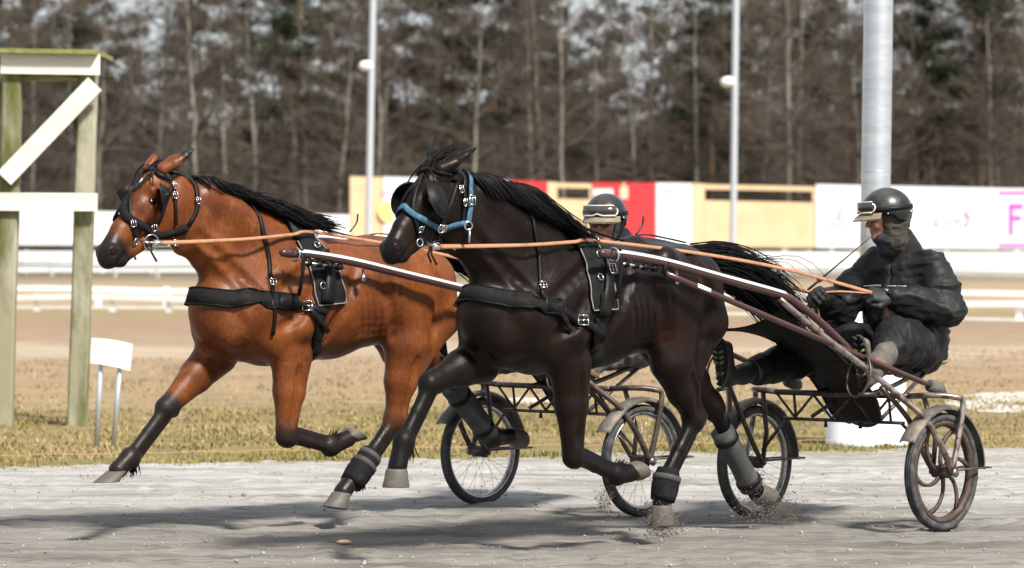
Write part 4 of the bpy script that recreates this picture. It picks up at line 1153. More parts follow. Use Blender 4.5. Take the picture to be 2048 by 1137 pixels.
    for zz, m_, w in ((1.335, m_silver, .010), (1.30, m_leather, .02)):                      # chest pocket flap with reflective edge
        P, N = [], []
        for y in np.linspace(-.16, .20, 14):
            p, n = on_jacket((.2, y, zz), (-1, 0, 0)); P.append(p); N.append(n)
        th.part('reflective_stripe' if m_ is m_silver else 'chest_seam', ribbon(P, N, w, .003), m_, jk)
    P, N = [], []
    for z_ in np.linspace(1.02, 1.46, 14):
        p, n = on_jacket((.3, .0, z_), (-1, 0, 0)); P.append(p); N.append(n)
    th.part('zip_flap', ribbon(P, N, .05, .006), m_jacket, jk)
    th.part('collar', tube([nec + V3((-.01, 0, -.03)), nec + V3((0, 0, .02)), lerp(nec, hc, .46), lerp(nec, hc, .52), lerp(nec, hc, .50), lerp(nec, hc, .3)], [.14, .122, .112, .106, .098, .096], 26, caps=False), m_jacket, jk)
    # ---- trousers
    tr = Skin()
    tr.seg(pel + V3((-.03, .06, -.03)), pel + V3((-.03, -.06, -.03)), (.15, .14), (.15, .14), k=.05, L=(0, 0, 1))
    for q in (1, -1):
        kn, an = D['knee'][q], D['ankle'][q]
        tr.chain([(hip[q] + V3((-.02, q * .02, -.01)), (.15, .14)), (lerp(hip[q], kn, .55), (.132, .125)), (kn, (.112, .105)), (lerp(kn, an, .30 if q == 1 else .78), (.09 if q == 1 else .078, .085 if q == 1 else .075))], k=.05)
        dd = (kn - hip[q]).normalized()
        for i in range(4):
            c = lerp(hip[q], kn, .35 + .2 * i); tr.seg(c + V3((.01, q * .07, .06)), c + V3((-.05, q * .05, -.07)), (.028, .028), (.02, .02), k=.02)
    V, F = tr.mesh(.009, 1); V = crease(V, F, .018, (10, 5, 5), 5, 1.2); V = crease(V, F, .007, (26, 12, 12), 11, .8); V = laplace(V, F)
    skin_part(th, 'trousers', V, F, D.get('tro', m_trousers))
    # ---- boots: shaft, foot, lugged sole seen from the front
    for q in (1, -1):
        kn, an, toe, heel = D['knee'][q], D['ankle'][q], D['toe'][q], D['heel'][q]
        bt = Skin(); x0 = .32 if q == 1 else .74
        bt.chain([(lerp(kn, an, x0), (.072, .07)), (lerp(kn, an, .75), (.066, .062)), (an, (.055, .052))], k=.03)
        sd = (toe - heel).normalized(); back = (lerp(kn, an, .7) - lerp(heel, toe, .4)); back = (back - sd * back.dot(sd)).normalized()
        bt.seg(heel + sd * .035 + back * .045, toe - sd * .05 + back * .04, (.045, .04), (.035, .046), k=.03)
        bt.seg(an, heel + sd * .04 + back * .04, (.052, .05), (.048, .04), k=.03)
        V, F = bt.mesh(.008, 1)
        bo = skin_part(th, 'boot', V, F, m_bootrub if q == 1 else m_bootdark)
        L = V3((0, 1, 0)); L = (L - sd * L.dot(sd)).normalized(); nrm = -back
        ctr = lerp(heel, toe, .5); ln = (toe - heel).length / 2 + .012; n = 26; V, F = [], []
        for y, k_ in ((0.0, .96), (.018, 1.0), (.026, .95)):
            for i in range(n):
                a = 2 * math.pi * i / n; ca = math.cos(a); wd = .052 if ca > 0 else .042
                wd *= 1 - .13 * math.exp(-(ca + .15) ** 2 / .05)
                V.append(ctr + sd * (ln * k_ * ca) + L * (wd * k_ * math.copysign(abs(math.sin(a)) ** .8, math.sin(a))) + nrm * (y - .012))
        for r in range(2):
            for i in range(n): F.append((r * n + i, r * n + (i + 1) % n, (r + 1) * n + (i + 1) % n, (r + 1) * n + i))
        F += [tuple(range(n)), tuple(reversed(range(2 * n, 3 * n)))]
        so = th.part('sole', (V, F), m_sole, bo)
        for i, x in enumerate(np.linspace(-.85, .85, 9)):
            w_ = .036 * (1 if x > -.2 else .8); c = ctr + sd * (ln * x) + nrm * .016
            for yy in (-1, 1):
                o = th.part('sole_lug', ribbon([c + L * (yy * .008) - sd * .004, c + L * (yy * w_) + sd * .008], [nrm, nrm], .013, .009), m_solegreen if i in (2, 4, 5, 6) else m_sole, so)
        if q == -1:
            c = lerp(kn, an, .84); dd = (an - kn).normalized()
            th.part('gaiter_strap', tube([c - dd * .022, c - dd * .02, c + dd * .02, c + dd * .022], [.07, .078, .074, .066], 18), m_strap, bo)
        else:
            P = [lerp(kn, an, .95) + V3((.05, .045, .06)), lerp(kn, an, .80) + V3((.02, .062, .0)), lerp(kn, an, .70) + V3((-.01, .06, -.045))]
            lg = th.part('ankle_strap', ribbon(spline(P, 10), [V3((.1, 1, .25))] * 10, .05, .005), m_legging, bo)
    # ---- gloves
    for q in (1, -1):
        el, ha = D['elbow'][q], D['hand'][q]
        fd = (ha - el).normalized()
        pd = (fd * .8 + V3((.4, -q * .2, .05))).normalized()
        up = V3((-.05, q * .75, .65))
        V, F = hand_mesh(lerp(el, ha, .86), pd, up, q)
        gl = skin_part(th, 'glove', V, F, m_glove)
        c = lerp(el, ha, .84)
        th.part('cuff', tube([c - fd * .03, c - fd * .028, c + fd * .028, c + fd * .03], [.048, .056, .053, .044], 18), m_jacket, gl)
        if q == 1 and D.get('mark'):
            hb = bvh_of(V, F); w0 = lerp(el, ha, .86) + pd * .062
            for dx, r_ in ((.0, .011), (-.014, .009)):
                h = hb.find_nearest(w0 + up.normalized() * .06 + V3((0, 0, dx - .006)))
                th.part('glove_print', ring(h[0] + h[1] * .002, r_, .0018, h[1], 14, 5), m_glovemark, gl)
            h = hb.find_nearest(w0 + up.normalized() * .06 + V3((0, 0, .04)))
            th.part('glove_print', tube([h[0] + h[1] * .002 - pd * .016, h[0] + h[1] * .002 + pd * .016], .002, 5), m_glovemark, gl)
    # ---- hood, neck warmer, helmet, goggles
    hd = Skin()
    hd.ell(Hd(-.035, 0, .01), (.105, .115, .098), k=.03, axis=tuple(Rz @ V3((1, 0, 0))), L=hl)
    hd.seg(Hd(-.035, 0, -.03), Hd(-.03, 0, -.11), (.088, .086), (.076, .078), k=.04, L=hl)
    hd.seg(Hd(-.03, 0, -.11), nec + V3((.0, 0, .0)), (.076, .078), (.08, .085), k=.04)
    hd.ell(Hd(.105, 0, -.03 if D['hood'] else -.045), (.10, .098 if D['hood'] else .115, .076), k=.02, cut=True, axis=tuple(Rz @ V3((1, 0, 0))), L=hl)
    V, F = hd.mesh(.0075, 1); V = crease(V, F, .008, (18, 18, 24), 13)
    skin_part(th, 'hood', V, F, m_hood if D['hood'] else m_bootdark)
    if D['warmer']:
        nw_ = Skin()
        nw_.seg(Hd(.02, 0, -.105), Hd(.0, 0, -.16), (.052, .054), (.05, .056), k=.03, L=hl)
        nw_.ell(Hd(.056, 0, -.102), (.038, .024, .036), k=.03, axis=tuple(Rz @ V3((1, 0, 0))), L=hl)
        nw_.seg(Hd(.05, .03, -.098), Hd(.0, .06, -.085), (.024, .018), (.03, .02), k=.02); nw_.seg(Hd(.05, -.03, -.098), Hd(.0, -.06, -.085), (.024, .018), (.03, .02), k=.02)
        V, F = nw_.mesh(.007, 1); skin_part(th, 'neck_warmer', V, F, m_neckw)
    V, F = [], []; na, ne = 40, 14; RA, RB, RC = .150, .128, .138
    hcen = V3((-.012, 0, .045))
    for lay in (0, 1):
        for i in range(ne + 1):
            for k in range(na):
                a = 2 * math.pi * k / na; ca = math.cos(a)
                low = math.radians(-2 if ca > .35 else (-2 - 26 * min(1, (.35 - ca) / .55)))
                if abs(ca + .02) < .28: low += math.radians(9 * (1 - abs(ca + .02) / .28))       # cut-out over the ear
                e = math.radians(90) + (low - math.radians(90)) * (i / ne)
                g = 1 - .05 * lay
                V.append(Hd(hcen.x + RA * g * math.cos(e) * ca, RB * g * math.cos(e) * math.sin(a), hcen.z + RC * g * math.sin(e)))
    o_ = (ne + 1) * na
    for lay in (0, 1):
        for i in range(ne):
            for k in range(na):
                f = (i * na + k, (i + 1) * na + k, (i + 1) * na + (k + 1) % na, i * na + (k + 1) % na)
                F.append(tuple(x + lay * o_ for x in (f if lay == 0 else reversed(f))))
    for k in range(na):
        a, c = ne * na + k, ne * na + (k + 1) % na; F.append((a, a + o_, c + o_, c))
    he = th.part('helmet', (V, F), m_helmet)
    V, F = [], []                                              # peak
    for lay in (0, .006):
        for i in range(6):
            for k in range(15):
                a = math.radians(-62 + 124 * k / 14); x = i / 5
                rr_ = 1 + x * .36 * math.cos(a) ** .8
                V.append(Hd(hcen.x + RA * 1.0 * rr_ * math.cos(a), RB * 1.0 * (1 + x * .12 * math.cos(a)) * math.sin(a), hcen.z - .004 - .022 * x * x - .012 * x + lay + .012 * (1 - (math.sin(a)) ** 2) * 0))
    for lay in (0, 1):
        for i in range(5):
            for k in range(14):
                f = (i * 15 + k, i * 15 + k + 1, (i + 1) * 15 + k + 1, (i + 1) * 15 + k); F.append(tuple(x + lay * 90 for x in (f if lay else reversed(f))))
    for k in range(14): F.append((75 + k, 75 + k + 1, 165 + k + 1, 165 + k))
    th.part('peak', (V, F), m_peak, he)
    def band(z0, a0, a1, w, off, mat, name, par, n=30, th_=.004):
        P, N = [], []
        for k in range(n):
            a = math.radians(a0 + (a1 - a0) * k / (n - 1)); ce = math.sqrt(max(0, 1 - (z0 / RC) ** 2))
            n_ = Rz @ V3((math.cos(a) / RA, math.sin(a) / RB, z0 / RC ** 2 * .14)).normalized()
            P.append(Hd(hcen.x + RA * ce * math.cos(a), RB * ce * math.sin(a), hcen.z + z0) + n_ * off); N.append(n_)
        return th.part(name, ribbon(P, N, w, th_), mat, par)
    band(.018, 38, 322, .026, .001, m_leather, 'goggle_strap', he, 40)
    for a in (75, 140, -75, -140):
        al = math.radians(a); p = Hd(hcen.x + RA * .995 * math.cos(al), RB * .995 * math.sin(al), hcen.z - .008); n_ = (Rz @ V3((math.cos(al), math.sin(al), 0)))
        th.part('helmet_stud', ellipsoid(p, (.006, .006, .006), 8, 6), m_chrome, he)
    gf = band(.036, -46, 46, .058, .010, m_lens, 'goggles', None, 26, .012)
    for zz, aa in ((.066, 40), (.006, 43)):
        P = []
        for k in range(15):
            a = math.radians(-aa + 2 * aa * k / 14); z1 = zz + (.012 * math.exp(-(math.degrees(a) / 7) ** 2) if zz < .03 else 0); ce = math.sqrt(1 - (z1 / RC) ** 2)
            P.append(Hd(hcen.x + (RA * ce + .018) * math.cos(a), (RB * ce + .018) * math.sin(a), hcen.z + z1))
        th.part('goggle_rim', tube(P, .005, 6), m_goggle, gf)
    for sg in (1, -1):
        P = []
        for k in range(9):
            x = k / 8; z1 = .006 + .060 * x; a = math.radians(sg * (43 - 3 * x + 8 * math.sin(x * 3.14))); ce = math.sqrt(1 - (z1 / RC) ** 2)
            P.append(Hd(hcen.x + (RA * ce + .018) * math.cos(a), (RB * ce + .018) * math.sin(a), hcen.z + z1))
        th.part('goggle_rim', tube(P, .005, 6), m_goggle, gf)
    for sg in ((1, -1) if not D['hood'] else ()):
        th.part('chin_strap', ribbon(spline([Hd(.0, sg * .118, .03), Hd(.02, sg * .112, -.03), Hd(.045, sg * .075, -.10), Hd(.055, sg * .02, -.125)], 12), [tuple(Rz @ V3((.3, sg, -.2)))] * 12, .018, .004), m_leather, he)
    if D['specs']:
        sp = None
        for sg in (1, -1):
            c = Hd(.112, sg * .034, .006)
            o = th.part('spectacles', ring(c, .026, .0035, tuple(Rz @ V3((1, sg * .15, 0))), 20, 6, .85, 1.05), m_specs)
            th.part('temple', tube([Hd(.108, sg * .062, .012), Hd(.02, sg * .082, .012)], .0028, 5), m_specs, o)
        th.part('spectacles', tube([Hd(.116, .009, .012), Hd(.116, -.009, .012)], .003, 5), m_specs)
    fr.handL = lerp(D['elbow'][1], D['hand'][1], 1.12); fr.handR = lerp(D['elbow'][-1], D['hand'][-1], 1.12)
    return th

v = Vector
driver(NEAR, dict(dz=0.0, head=NEAR.P(1771, 440, 0), yaw=-34, tilt=6, hood=True, warmer=True, specs=False, mark=True,
    elbow={1: v((-.50, .345, 1.20)), -1: v((-.34, -.315, 1.19))}, hand={1: v((-.16, .14, 1.285)), -1: v((.02, -.19, 1.285))},
    knee={1: v((-.10, .27, 1.045)), -1: v((-.04, -.25, .955))}, ankle={1: v((.31, .41, .87)), -1: v((.50, -.345, .85))},
    toe={1: v((.47, .435, 1.075)), -1: v((.70, -.35, 1.05))}, heel={1: v((.42, .43, .79)), -1: v((.66, -.35, .79))}),
    'driver in dusty black jacket and helmet seated on the nearer cart holding reins')
driver(FAR, dict(dz=.02, head=FAR.P(1211, 448, 0), yaw=24, tilt=2, tro=m_mudtrousers, hood=False, warmer=False, specs=True, mark=False,
    elbow={1: v((-.50, .345, 1.17)), -1: v((-.34, -.315, 1.17))}, hand={1: v((-.16, .14, 1.26)), -1: v((-.06, -.17, 1.26))},
    knee={1: v((-.22, .29, .99)), -1: v((-.04, -.25, .96))}, ankle={1: v((.20, .33, .80)), -1: v((.50, -.345, .85))},
    toe={1: v((.36, .35, .99)), -1: v((.70, -.35, 1.05))}, heel={1: v((.31, .345, .71)), -1: v((.66, -.35, .79))}),
    'driver with spectacles and goggled helmet on the farther cart, mostly hidden by the dark horse')

# ------------------------------------------------------------------ reins and whip
def reins(fr, label, loop):
    th = Thing('reins', label, 'reins', fr, (fr.tw - 1, 0, 1.2))
    for q in (1, -1):
        f = (lambda p: Vector((p[0], q * p[1], p[2])))
        bit, ter = f(fr.bit), f(fr.terret); hand = fr.handL if q == 1 else fr.handR
        a = bit + Vector((-.05, q * .01, 0)); mid = lerp(a, ter, .5) + Vector((0, q * .10, -.005))
        P = spline([a, lerp(a, ter, .25) + Vector((0, q * .07, -.004)), mid, lerp(a, ter, .8) + Vector((0, q * .05, 0)), ter, lerp(ter, hand, .33) + Vector((0, q * .045, .03)), lerp(ter, hand, .66) + Vector((0, q * .03, .035)), hand], 60)
        N = [Vector((.1, q, .35))] * 60
        r = th.part('rein', ribbon(P, N, [.022, .017, .017, .018, .021], .004), m_rein)
        th.part('bit_end', ribbon([bit, bit + Vector((-.09, q * .008, 0))], [Vector((0, q, .2))] * 2, .032, .007), m_chrome, r)
        th.part('buckle', buckle(bit + Vector((-.13, q * .03, .0)), Vector((0, q, .2)), Vector((0, 0, 1)), .03, .03), m_chrome, r)
        e = hand + Vector((-.02, q * .01, -.03))
        th.part('loose_end', ribbon(spline([hand, hand + Vector((-.06, q * .02, -.05)), e + Vector((-.07, q * .02, -.16)), e + Vector((-.045, q * .02, -.30))], 14), [Vector((.5, q, 0))] * 14, .026, .004), m_rein, r)
    a, b = fr.handL, fr.handR
    th.part('hand_loop', ribbon(spline([b, lerp(b, a, .5) + Vector((.05, 0, .012)), a], 14), [Vector((.4, 0, 1))] * 14, .024, .004), m_rein)
reins(FAR, 'tan leather driving reins running back from the bay horse', True)
reins(NEAR, 'tan leather driving reins running back from the dark horse to the driver', True)
th = Thing('whip', 'thin black driving whip held by the driver of the nearer cart', 'whip', NEAR, tuple(NEAR.handR))
w0 = NEAR.P(1640, 560, -.2); w1 = NEAR.P(1742, 474, -.14)
th.part('stock', tube([w0 + (w0 - w1) * .25, w0, lerp(w0, w1, .3), w1], [.008, .007, .0045, .002], 8), m_leather)
th.part('grip_collar', tube([w0 - (w1 - w0).normalized() * .012, w0 + (w1 - w0).normalized() * .012], .013, 10), m_strap)

# ------------------------------------------------------------------ ground and track
def vnoise(x, y, seed=0):
    xi, yi = np.floor(x).astype(np.int64), np.floor(y).astype(np.int64); xf, yf = x - xi, y - yi
    def h(a, b):
        n = (a * 374761393 + b * 668265263 + seed * 974634777) & 0x7fffffff
        n = ((n ^ (n >> 13)) * 1274126177) & 0x7fffffff
        return (n & 0xffff) / 65535.0
    u, v_ = xf * xf * (3 - 2 * xf), yf * yf * (3 - 2 * yf)
    return (h(xi, yi) * (1 - u) + h(xi + 1, yi) * u) * (1 - v_) + (h(xi, yi + 1) * (1 - u) + h(xi + 1, yi + 1) * u) * v_
def fbm(x, y, o=4, seed=0):
    t = 0; a = .5
    for i in range(o): t = t + a * vnoise(x, y, seed + i); x, y, a = x * 2.03, y * 2.03, a * .5
    return t
def grid_mesh(name, xs, ys, zf, mat):
    X, Y = np.meshgrid(xs, ys, indexing='ij'); Z = zf(X, Y)
    V = np.stack([X, Y, Z], -1).reshape(-1, 3); nx, ny = len(xs), len(ys)
    i, j = np.meshgrid(np.arange(nx - 1), np.arange(ny - 1), indexing='ij'); a = (i * ny + j).ravel()
    F = np.stack([a, a + ny, a + ny + 1, a + 1], 1)
    me = bpy.data.meshes.new(name)
    me.vertices.add(len(V)); me.vertices.foreach_set('co', V.astype(np.float32).ravel())
    me.loops.add(F.size); me.loops.foreach_set('vertex_index', F.ravel().astype(np.int32))
    me.polygons.add(len(F)); me.polygons.foreach_set('loop_start', np.arange(0, F.size, 4, dtype=np.int32))
    me.polygons.foreach_set('use_smooth', np.ones(len(F), bool)); me.update(calc_edges=True); me.validate()
    me.materials.append(mat); o = bpy.data.objects.new(name, me); COL.objects.link(o); return o

def ground_material():
    m = bpy.data.materials.new('dry_field'); m.use_nodes = True; N, Lk = m.node_tree.nodes, m.node_tree.links; b = N['Principled BSDF']
    b.inputs['Roughness'].default_value = .95; b.inputs['Specular IOR Level'].default_value = .1
    tc = N.new('ShaderNodeTexCoord'); sx = N.new('ShaderNodeSeparateXYZ'); Lk.new(tc.outputs['Object'], sx.inputs[0])
    n1 = N.new('ShaderNodeTexNoise'); n1.inputs['Scale'].default_value = .35; n1.inputs['Detail'].default_value = 6
    Lk.new(tc.outputs['Object'], n1.inputs['Vector'])
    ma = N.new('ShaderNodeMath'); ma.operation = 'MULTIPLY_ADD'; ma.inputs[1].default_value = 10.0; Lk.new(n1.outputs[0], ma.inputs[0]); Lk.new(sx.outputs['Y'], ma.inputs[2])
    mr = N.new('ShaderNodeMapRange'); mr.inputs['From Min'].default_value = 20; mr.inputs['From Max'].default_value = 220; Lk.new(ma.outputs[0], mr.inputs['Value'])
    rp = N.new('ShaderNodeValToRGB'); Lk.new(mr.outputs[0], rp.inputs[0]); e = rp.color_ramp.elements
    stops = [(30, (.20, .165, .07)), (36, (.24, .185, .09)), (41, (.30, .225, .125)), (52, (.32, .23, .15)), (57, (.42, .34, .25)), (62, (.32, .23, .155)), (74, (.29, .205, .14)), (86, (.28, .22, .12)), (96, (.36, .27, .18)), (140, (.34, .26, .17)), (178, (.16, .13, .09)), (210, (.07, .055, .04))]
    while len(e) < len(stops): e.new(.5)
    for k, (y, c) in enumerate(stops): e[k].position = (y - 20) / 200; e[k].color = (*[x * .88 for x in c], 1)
    n2 = N.new('ShaderNodeTexNoise'); n2.inputs['Scale'].default_value = 1.8; n2.inputs['Detail'].default_value = 8; n2.inputs['Roughness'].default_value = .7
    mp = N.new('ShaderNodeMapping'); mp.inputs['Scale'].default_value = (.6, 1.6, 1); Lk.new(tc.outputs['Object'], mp.inputs[0]); Lk.new(mp.outputs[0], n2.inputs['Vector'])
    m2 = N.new('ShaderNodeMapRange'); m2.inputs['From Min'].default_value = .3; m2.inputs['From Max'].default_value = .7; m2.inputs['To Min'].default_value = .62; m2.inputs['To Max'].default_value = 1.3
    Lk.new(n2.outputs[0], m2.inputs['Value'])
    mx = N.new('ShaderNodeMix'); mx.data_type = 'RGBA'; mx.blend_type = 'MULTIPLY'; mx.inputs['Factor'].default_value = 1
    Lk.new(rp.outputs[0], mx.inputs['A']); Lk.new(m2.outputs[0], mx.inputs['B']); Lk.new(mx.outputs['Result'], b.inputs['Base Color'])
    bp = N.new('ShaderNodeBump'); bp.inputs['Strength'].default_value = .6; bp.inputs['Distance'].default_value = .08; Lk.new(n2.outputs[0], bp.inputs['Height']); Lk.new(bp.outputs[0], b.inputs['Normal'])
    return m
g = mesh_obj('ground', [(-900, -60, -.012), (900, -60, -.012), (900, 1500, -.012), (-900, 1500, -.012)], [(0, 1, 2, 3)], ground_material()); tag(g, kind='structure')

E0, E1 = ground_at(0, 934), ground_at(2048, 893)          # far edge of the track
def edge_y(x): return E0.y + (x - E0.x) * (E1.y - E0.y) / (E1.x - E0.x)
m_track = M('limestone_track', (.330, .318, .300), .95, .1, var=(3.2, (.185, .173, .157), .44, .66, 12), var2=(14, (.13, .12, .106), .57, .72, 8), bump=(34, 1.0, .022), stretch=(.20, 1.3, 1))
def lanes_and_shade(m):
    """Browner, damper driven lane with team shadow painted into its colour; pale limestone rim."""
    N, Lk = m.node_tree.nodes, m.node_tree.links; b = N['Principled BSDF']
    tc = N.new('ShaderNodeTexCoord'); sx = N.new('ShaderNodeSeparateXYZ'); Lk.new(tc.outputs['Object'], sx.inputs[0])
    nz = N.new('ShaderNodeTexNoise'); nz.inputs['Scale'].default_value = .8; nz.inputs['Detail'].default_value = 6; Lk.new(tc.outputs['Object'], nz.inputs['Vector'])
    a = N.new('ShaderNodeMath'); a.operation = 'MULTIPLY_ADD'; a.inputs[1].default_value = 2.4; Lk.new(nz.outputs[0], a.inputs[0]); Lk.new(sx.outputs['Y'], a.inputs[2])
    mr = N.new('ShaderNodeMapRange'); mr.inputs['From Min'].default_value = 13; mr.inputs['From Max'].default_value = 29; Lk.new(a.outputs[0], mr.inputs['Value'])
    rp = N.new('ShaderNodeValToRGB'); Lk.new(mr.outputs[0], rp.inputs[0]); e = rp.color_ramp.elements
    st = [(14, (.74, .72, .68)), (17.6, (.70, .68, .64)), (19.4, (.60, .58, .55)), (21.4, (.66, .65, .63)), (22.6, (.96, .96, .96)), (26, (1.08, 1.08, 1.09)), (28, (.9, .88, .82))]  # darkest stops: driven lane plus painted shadow of the horses and carts
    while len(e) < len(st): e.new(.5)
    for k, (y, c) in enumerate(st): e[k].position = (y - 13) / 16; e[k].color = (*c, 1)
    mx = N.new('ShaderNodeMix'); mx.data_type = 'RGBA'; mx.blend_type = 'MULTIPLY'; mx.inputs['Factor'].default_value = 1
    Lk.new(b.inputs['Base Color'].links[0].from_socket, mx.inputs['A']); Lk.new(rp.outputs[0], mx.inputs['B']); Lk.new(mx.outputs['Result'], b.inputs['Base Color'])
lanes_and_shade(m_track)
xs = np.concatenate([np.linspace(-60, -5.6, 30)[:-1], np.arange(-5.6, 5.8, .03), np.linspace(5.8, 60, 30)])
ys01 = np.concatenate([np.linspace(0, .74, 20)[:-1], np.linspace(.74, 1, 300)])
X, T = np.meshgrid(xs, ys01, indexing='ij')
Yt = -20 + T * (edge_y(np.clip(X, -30, 30)) + 20 + (fbm(X * 1.3, X * 0, 5, 5) - .5) * 1.3)
def track_z(X, Y):
    z = (fbm(X * 1.1, Y * 2.2, 3, 1) - .45) * .022 + (fbm(X * 5, Y * 9, 3, 7) - .45) * .022 + np.maximum(fbm(X * 2.4 + 9, Y * 4.1, 2, 21) - .52, 0) * .06
    return z + .004
Zt = track_z(X, Yt)
# hoof prints churned into the surface and the ruts left behind the four wheels
rg = np.random.default_rng(77); pits = np.stack([rg.uniform(-5, 5.2, 1500), rg.uniform(14.8, 26.5, 1500)], 1); pr_ = rg.uniform(.05, .10, 1500); pd_ = rg.uniform(.003, .011, 1500) * (1 + 1.2 * (rg.random(1500) < .12))
for (px_, py_), r_, d_ in zip(pits, pr_, pd_):
    i0, i1 = np.searchsorted(xs, px_ - 2.4 * r_), np.searchsorted(xs, px_ + 2.4 * r_)
    if i1 <= i0: continue
    q_ = ((X[i0:i1] - px_) / r_) ** 2 + ((Yt[i0:i1] - py_) / r_) ** 2
    Zt[i0:i1] += d_ * (-1.25 * np.exp(-q_) + .75 * np.exp(-(np.sqrt(q_) - 1.5) ** 2 * 3))
for fr_ in (NEAR, FAR):
    for q_ in (.65, -.65):
        o_ = fr_.o + fr_.l * q_; dx_, dy_ = X - o_.x, Yt - o_.y; t_ = dx_ * fr_.f.x + dy_ * fr_.f.y; s_ = dx_ * fr_.l.x + dy_ * fr_.l.y
        Zt += np.where(t_ < 0, -.016 * np.exp(-(s_ / .035) ** 2) + .008 * np.exp(-((np.abs(s_) - .07) / .03) ** 2), 0)
V = np.stack([X, Yt, Zt], -1).reshape(-1, 3); nx, ny = X.shape
i, j = np.meshgrid(np.arange(nx - 1), np.arange(ny - 1), indexing='ij'); a = (i * ny + j).ravel()
F = np.stack([a, a + ny, a + ny + 1, a + 1], 1)
th0 = type('T', (), {'off': Vector((0, 0, 0)), 'e': None})
def raw_mesh(name, V, F, mat):
    me = bpy.data.meshes.new(name); k = F.shape[1]
    me.vertices.add(len(V)); me.vertices.foreach_set('co', np.asarray(V, np.float32).ravel())
    me.loops.add(F.size); me.loops.foreach_set('vertex_index', F.ravel().astype(np.int32))
    me.polygons.add(len(F)); me.polygons.foreach_set('loop_start', np.arange(0, F.size, k, dtype=np.int32))
    me.update(calc_edges=True); me.validate(); me.materials.append(mat)
    o = bpy.data.objects.new(name, me); COL.objects.link(o); return o
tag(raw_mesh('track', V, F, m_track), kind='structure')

# loose stones and clods on the track
def chunks(C, S, seed):
    """Small irregular stones: jittered octahedra at the points C with sizes S."""
    rg = np.random.default_rng(seed); n = len(C)
    base = np.array([[1, 0, 0], [-1, 0, 0], [0, 1, 0], [0, -1, 0], [0, 0, 1], [0, 0, -1]], float)
    V = C[:, None, :] + base[None] * (S[:, None, None] * rg.uniform(.5, 1.3, (n, 6, 3))) + rg.normal(0, .25, (n, 6, 3)) * S[:, None, None]
    f = np.array([[0, 2, 4], [2, 1, 4], [1, 3, 4], [3, 0, 4], [2, 0, 5], [1, 2, 5], [3, 1, 5], [0, 3, 5]])
    return V.reshape(-1, 3), (f[None] + (np.arange(n) * 6)[:, None, None]).reshape(-1, 3)
rg = np.random.default_rng(3); n = 5200
cx = rg.uniform(-4.6, 4.8, n); cy = rg.uniform(14.5, 27.2, n); ok = cy < edge_y(cx) - .1; cx, cy = cx[ok], cy[ok]
S = rg.gamma(1.5, .0026, len(cx)) + .002; big = rg.random(len(cx)) < .012; S[big] *= 2.0; S = np.minimum(S, .013)
V, F = chunks(np.stack([cx, cy, track_z(cx, cy) + S * .35], 1), S, 4)
m_stone = M('gravel_grains', (.31, .295, .275), .95, .1, var=(5, (.17, .158, .142), .50, .62))
tag(raw_mesh('gravel', V, F, m_stone), 'loose pale gravel and dark clods scattered over the track', 'gravel', kind='stuff')
pb = ground_at(688, 1091); tag(mesh_obj('stone', *ellipsoid((pb.x, pb.y, .018), (.04, .025, .012), 10, 6), M('tan_chip', (.6, .42, .28), .8)), 'small flat tan chip lying on the track in the foreground', 'stone')

# verge grass
def blades(n, x0, x1, yf, h0, h1, w, seed, clump=.7):
    rg = np.random.default_rng(seed); x = rg.uniform(x0, x1, n); y = yf(x, rg.random(n))
    dens = fbm(x * 1.6, y * 1.1, 3, seed); ok = rg.random(n) < np.clip((dens - .28) * 3.2, .12, 1); x, y = x[ok], y[ok]; m = len(x)
    a = rg.uniform(0, 6.28, m); h = rg.uniform(h0, h1, m) * (.6 + dens[ok]); ww = w * rg.uniform(.7, 1.4, m)
    lx, ly = rg.normal(0, .5, m) * h, rg.normal(0, .5, m) * h
    b = np.stack([x, y, np.full(m, -.012)], 1); dx = np.stack([np.cos(a) * ww, np.sin(a) * ww, np.zeros(m)], 1)
    tip = b + np.stack([lx, ly, h], 1); mid = (b * .5 + tip * .5) + np.stack([np.zeros(m), np.zeros(m), h * .12], 1)
    V = np.stack([b - dx, b + dx, mid + dx * .7, mid - dx * .7, tip], 1).reshape(-1, 3); k = (np.arange(m) * 5)[:, None]
    return V, np.concatenate([k + np.array([[0, 1, 2]]), k + np.array([[0, 2, 3]]), k + np.array([[3, 2, 4]])])
m_grass = M('spring_grass', (.185, .165, .05), .85, .15, var=(.45, (.33, .25, .125), .42, .60, 7), var2=(.9, (.105, .112, .03), .56, .70))
m_straw = M('dead_straw', (.33, .25, .145), .85, .15, var=(1.1, (.24, .17, .095), .42, .62))
V, F = blades(52000, -5.5, 6.5, lambda x, r: edge_y(x) - .45 + 9 * r ** 1.2, .012, .042, .007, 31)
tag(raw_mesh('verge_grass', V, F, m_grass), 'short green and yellow grass along the far edge of the track', 'grass', kind='stuff')
V, F = blades(30000, -8, 9, lambda x, r: edge_y(x) + 2 + 22 * r, .01, .035, .010, 32)
tag(raw_mesh('dead_grass', V, F, m_straw), 'flattened straw-coloured dead grass on the field beyond the verge', 'grass', kind='stuff')

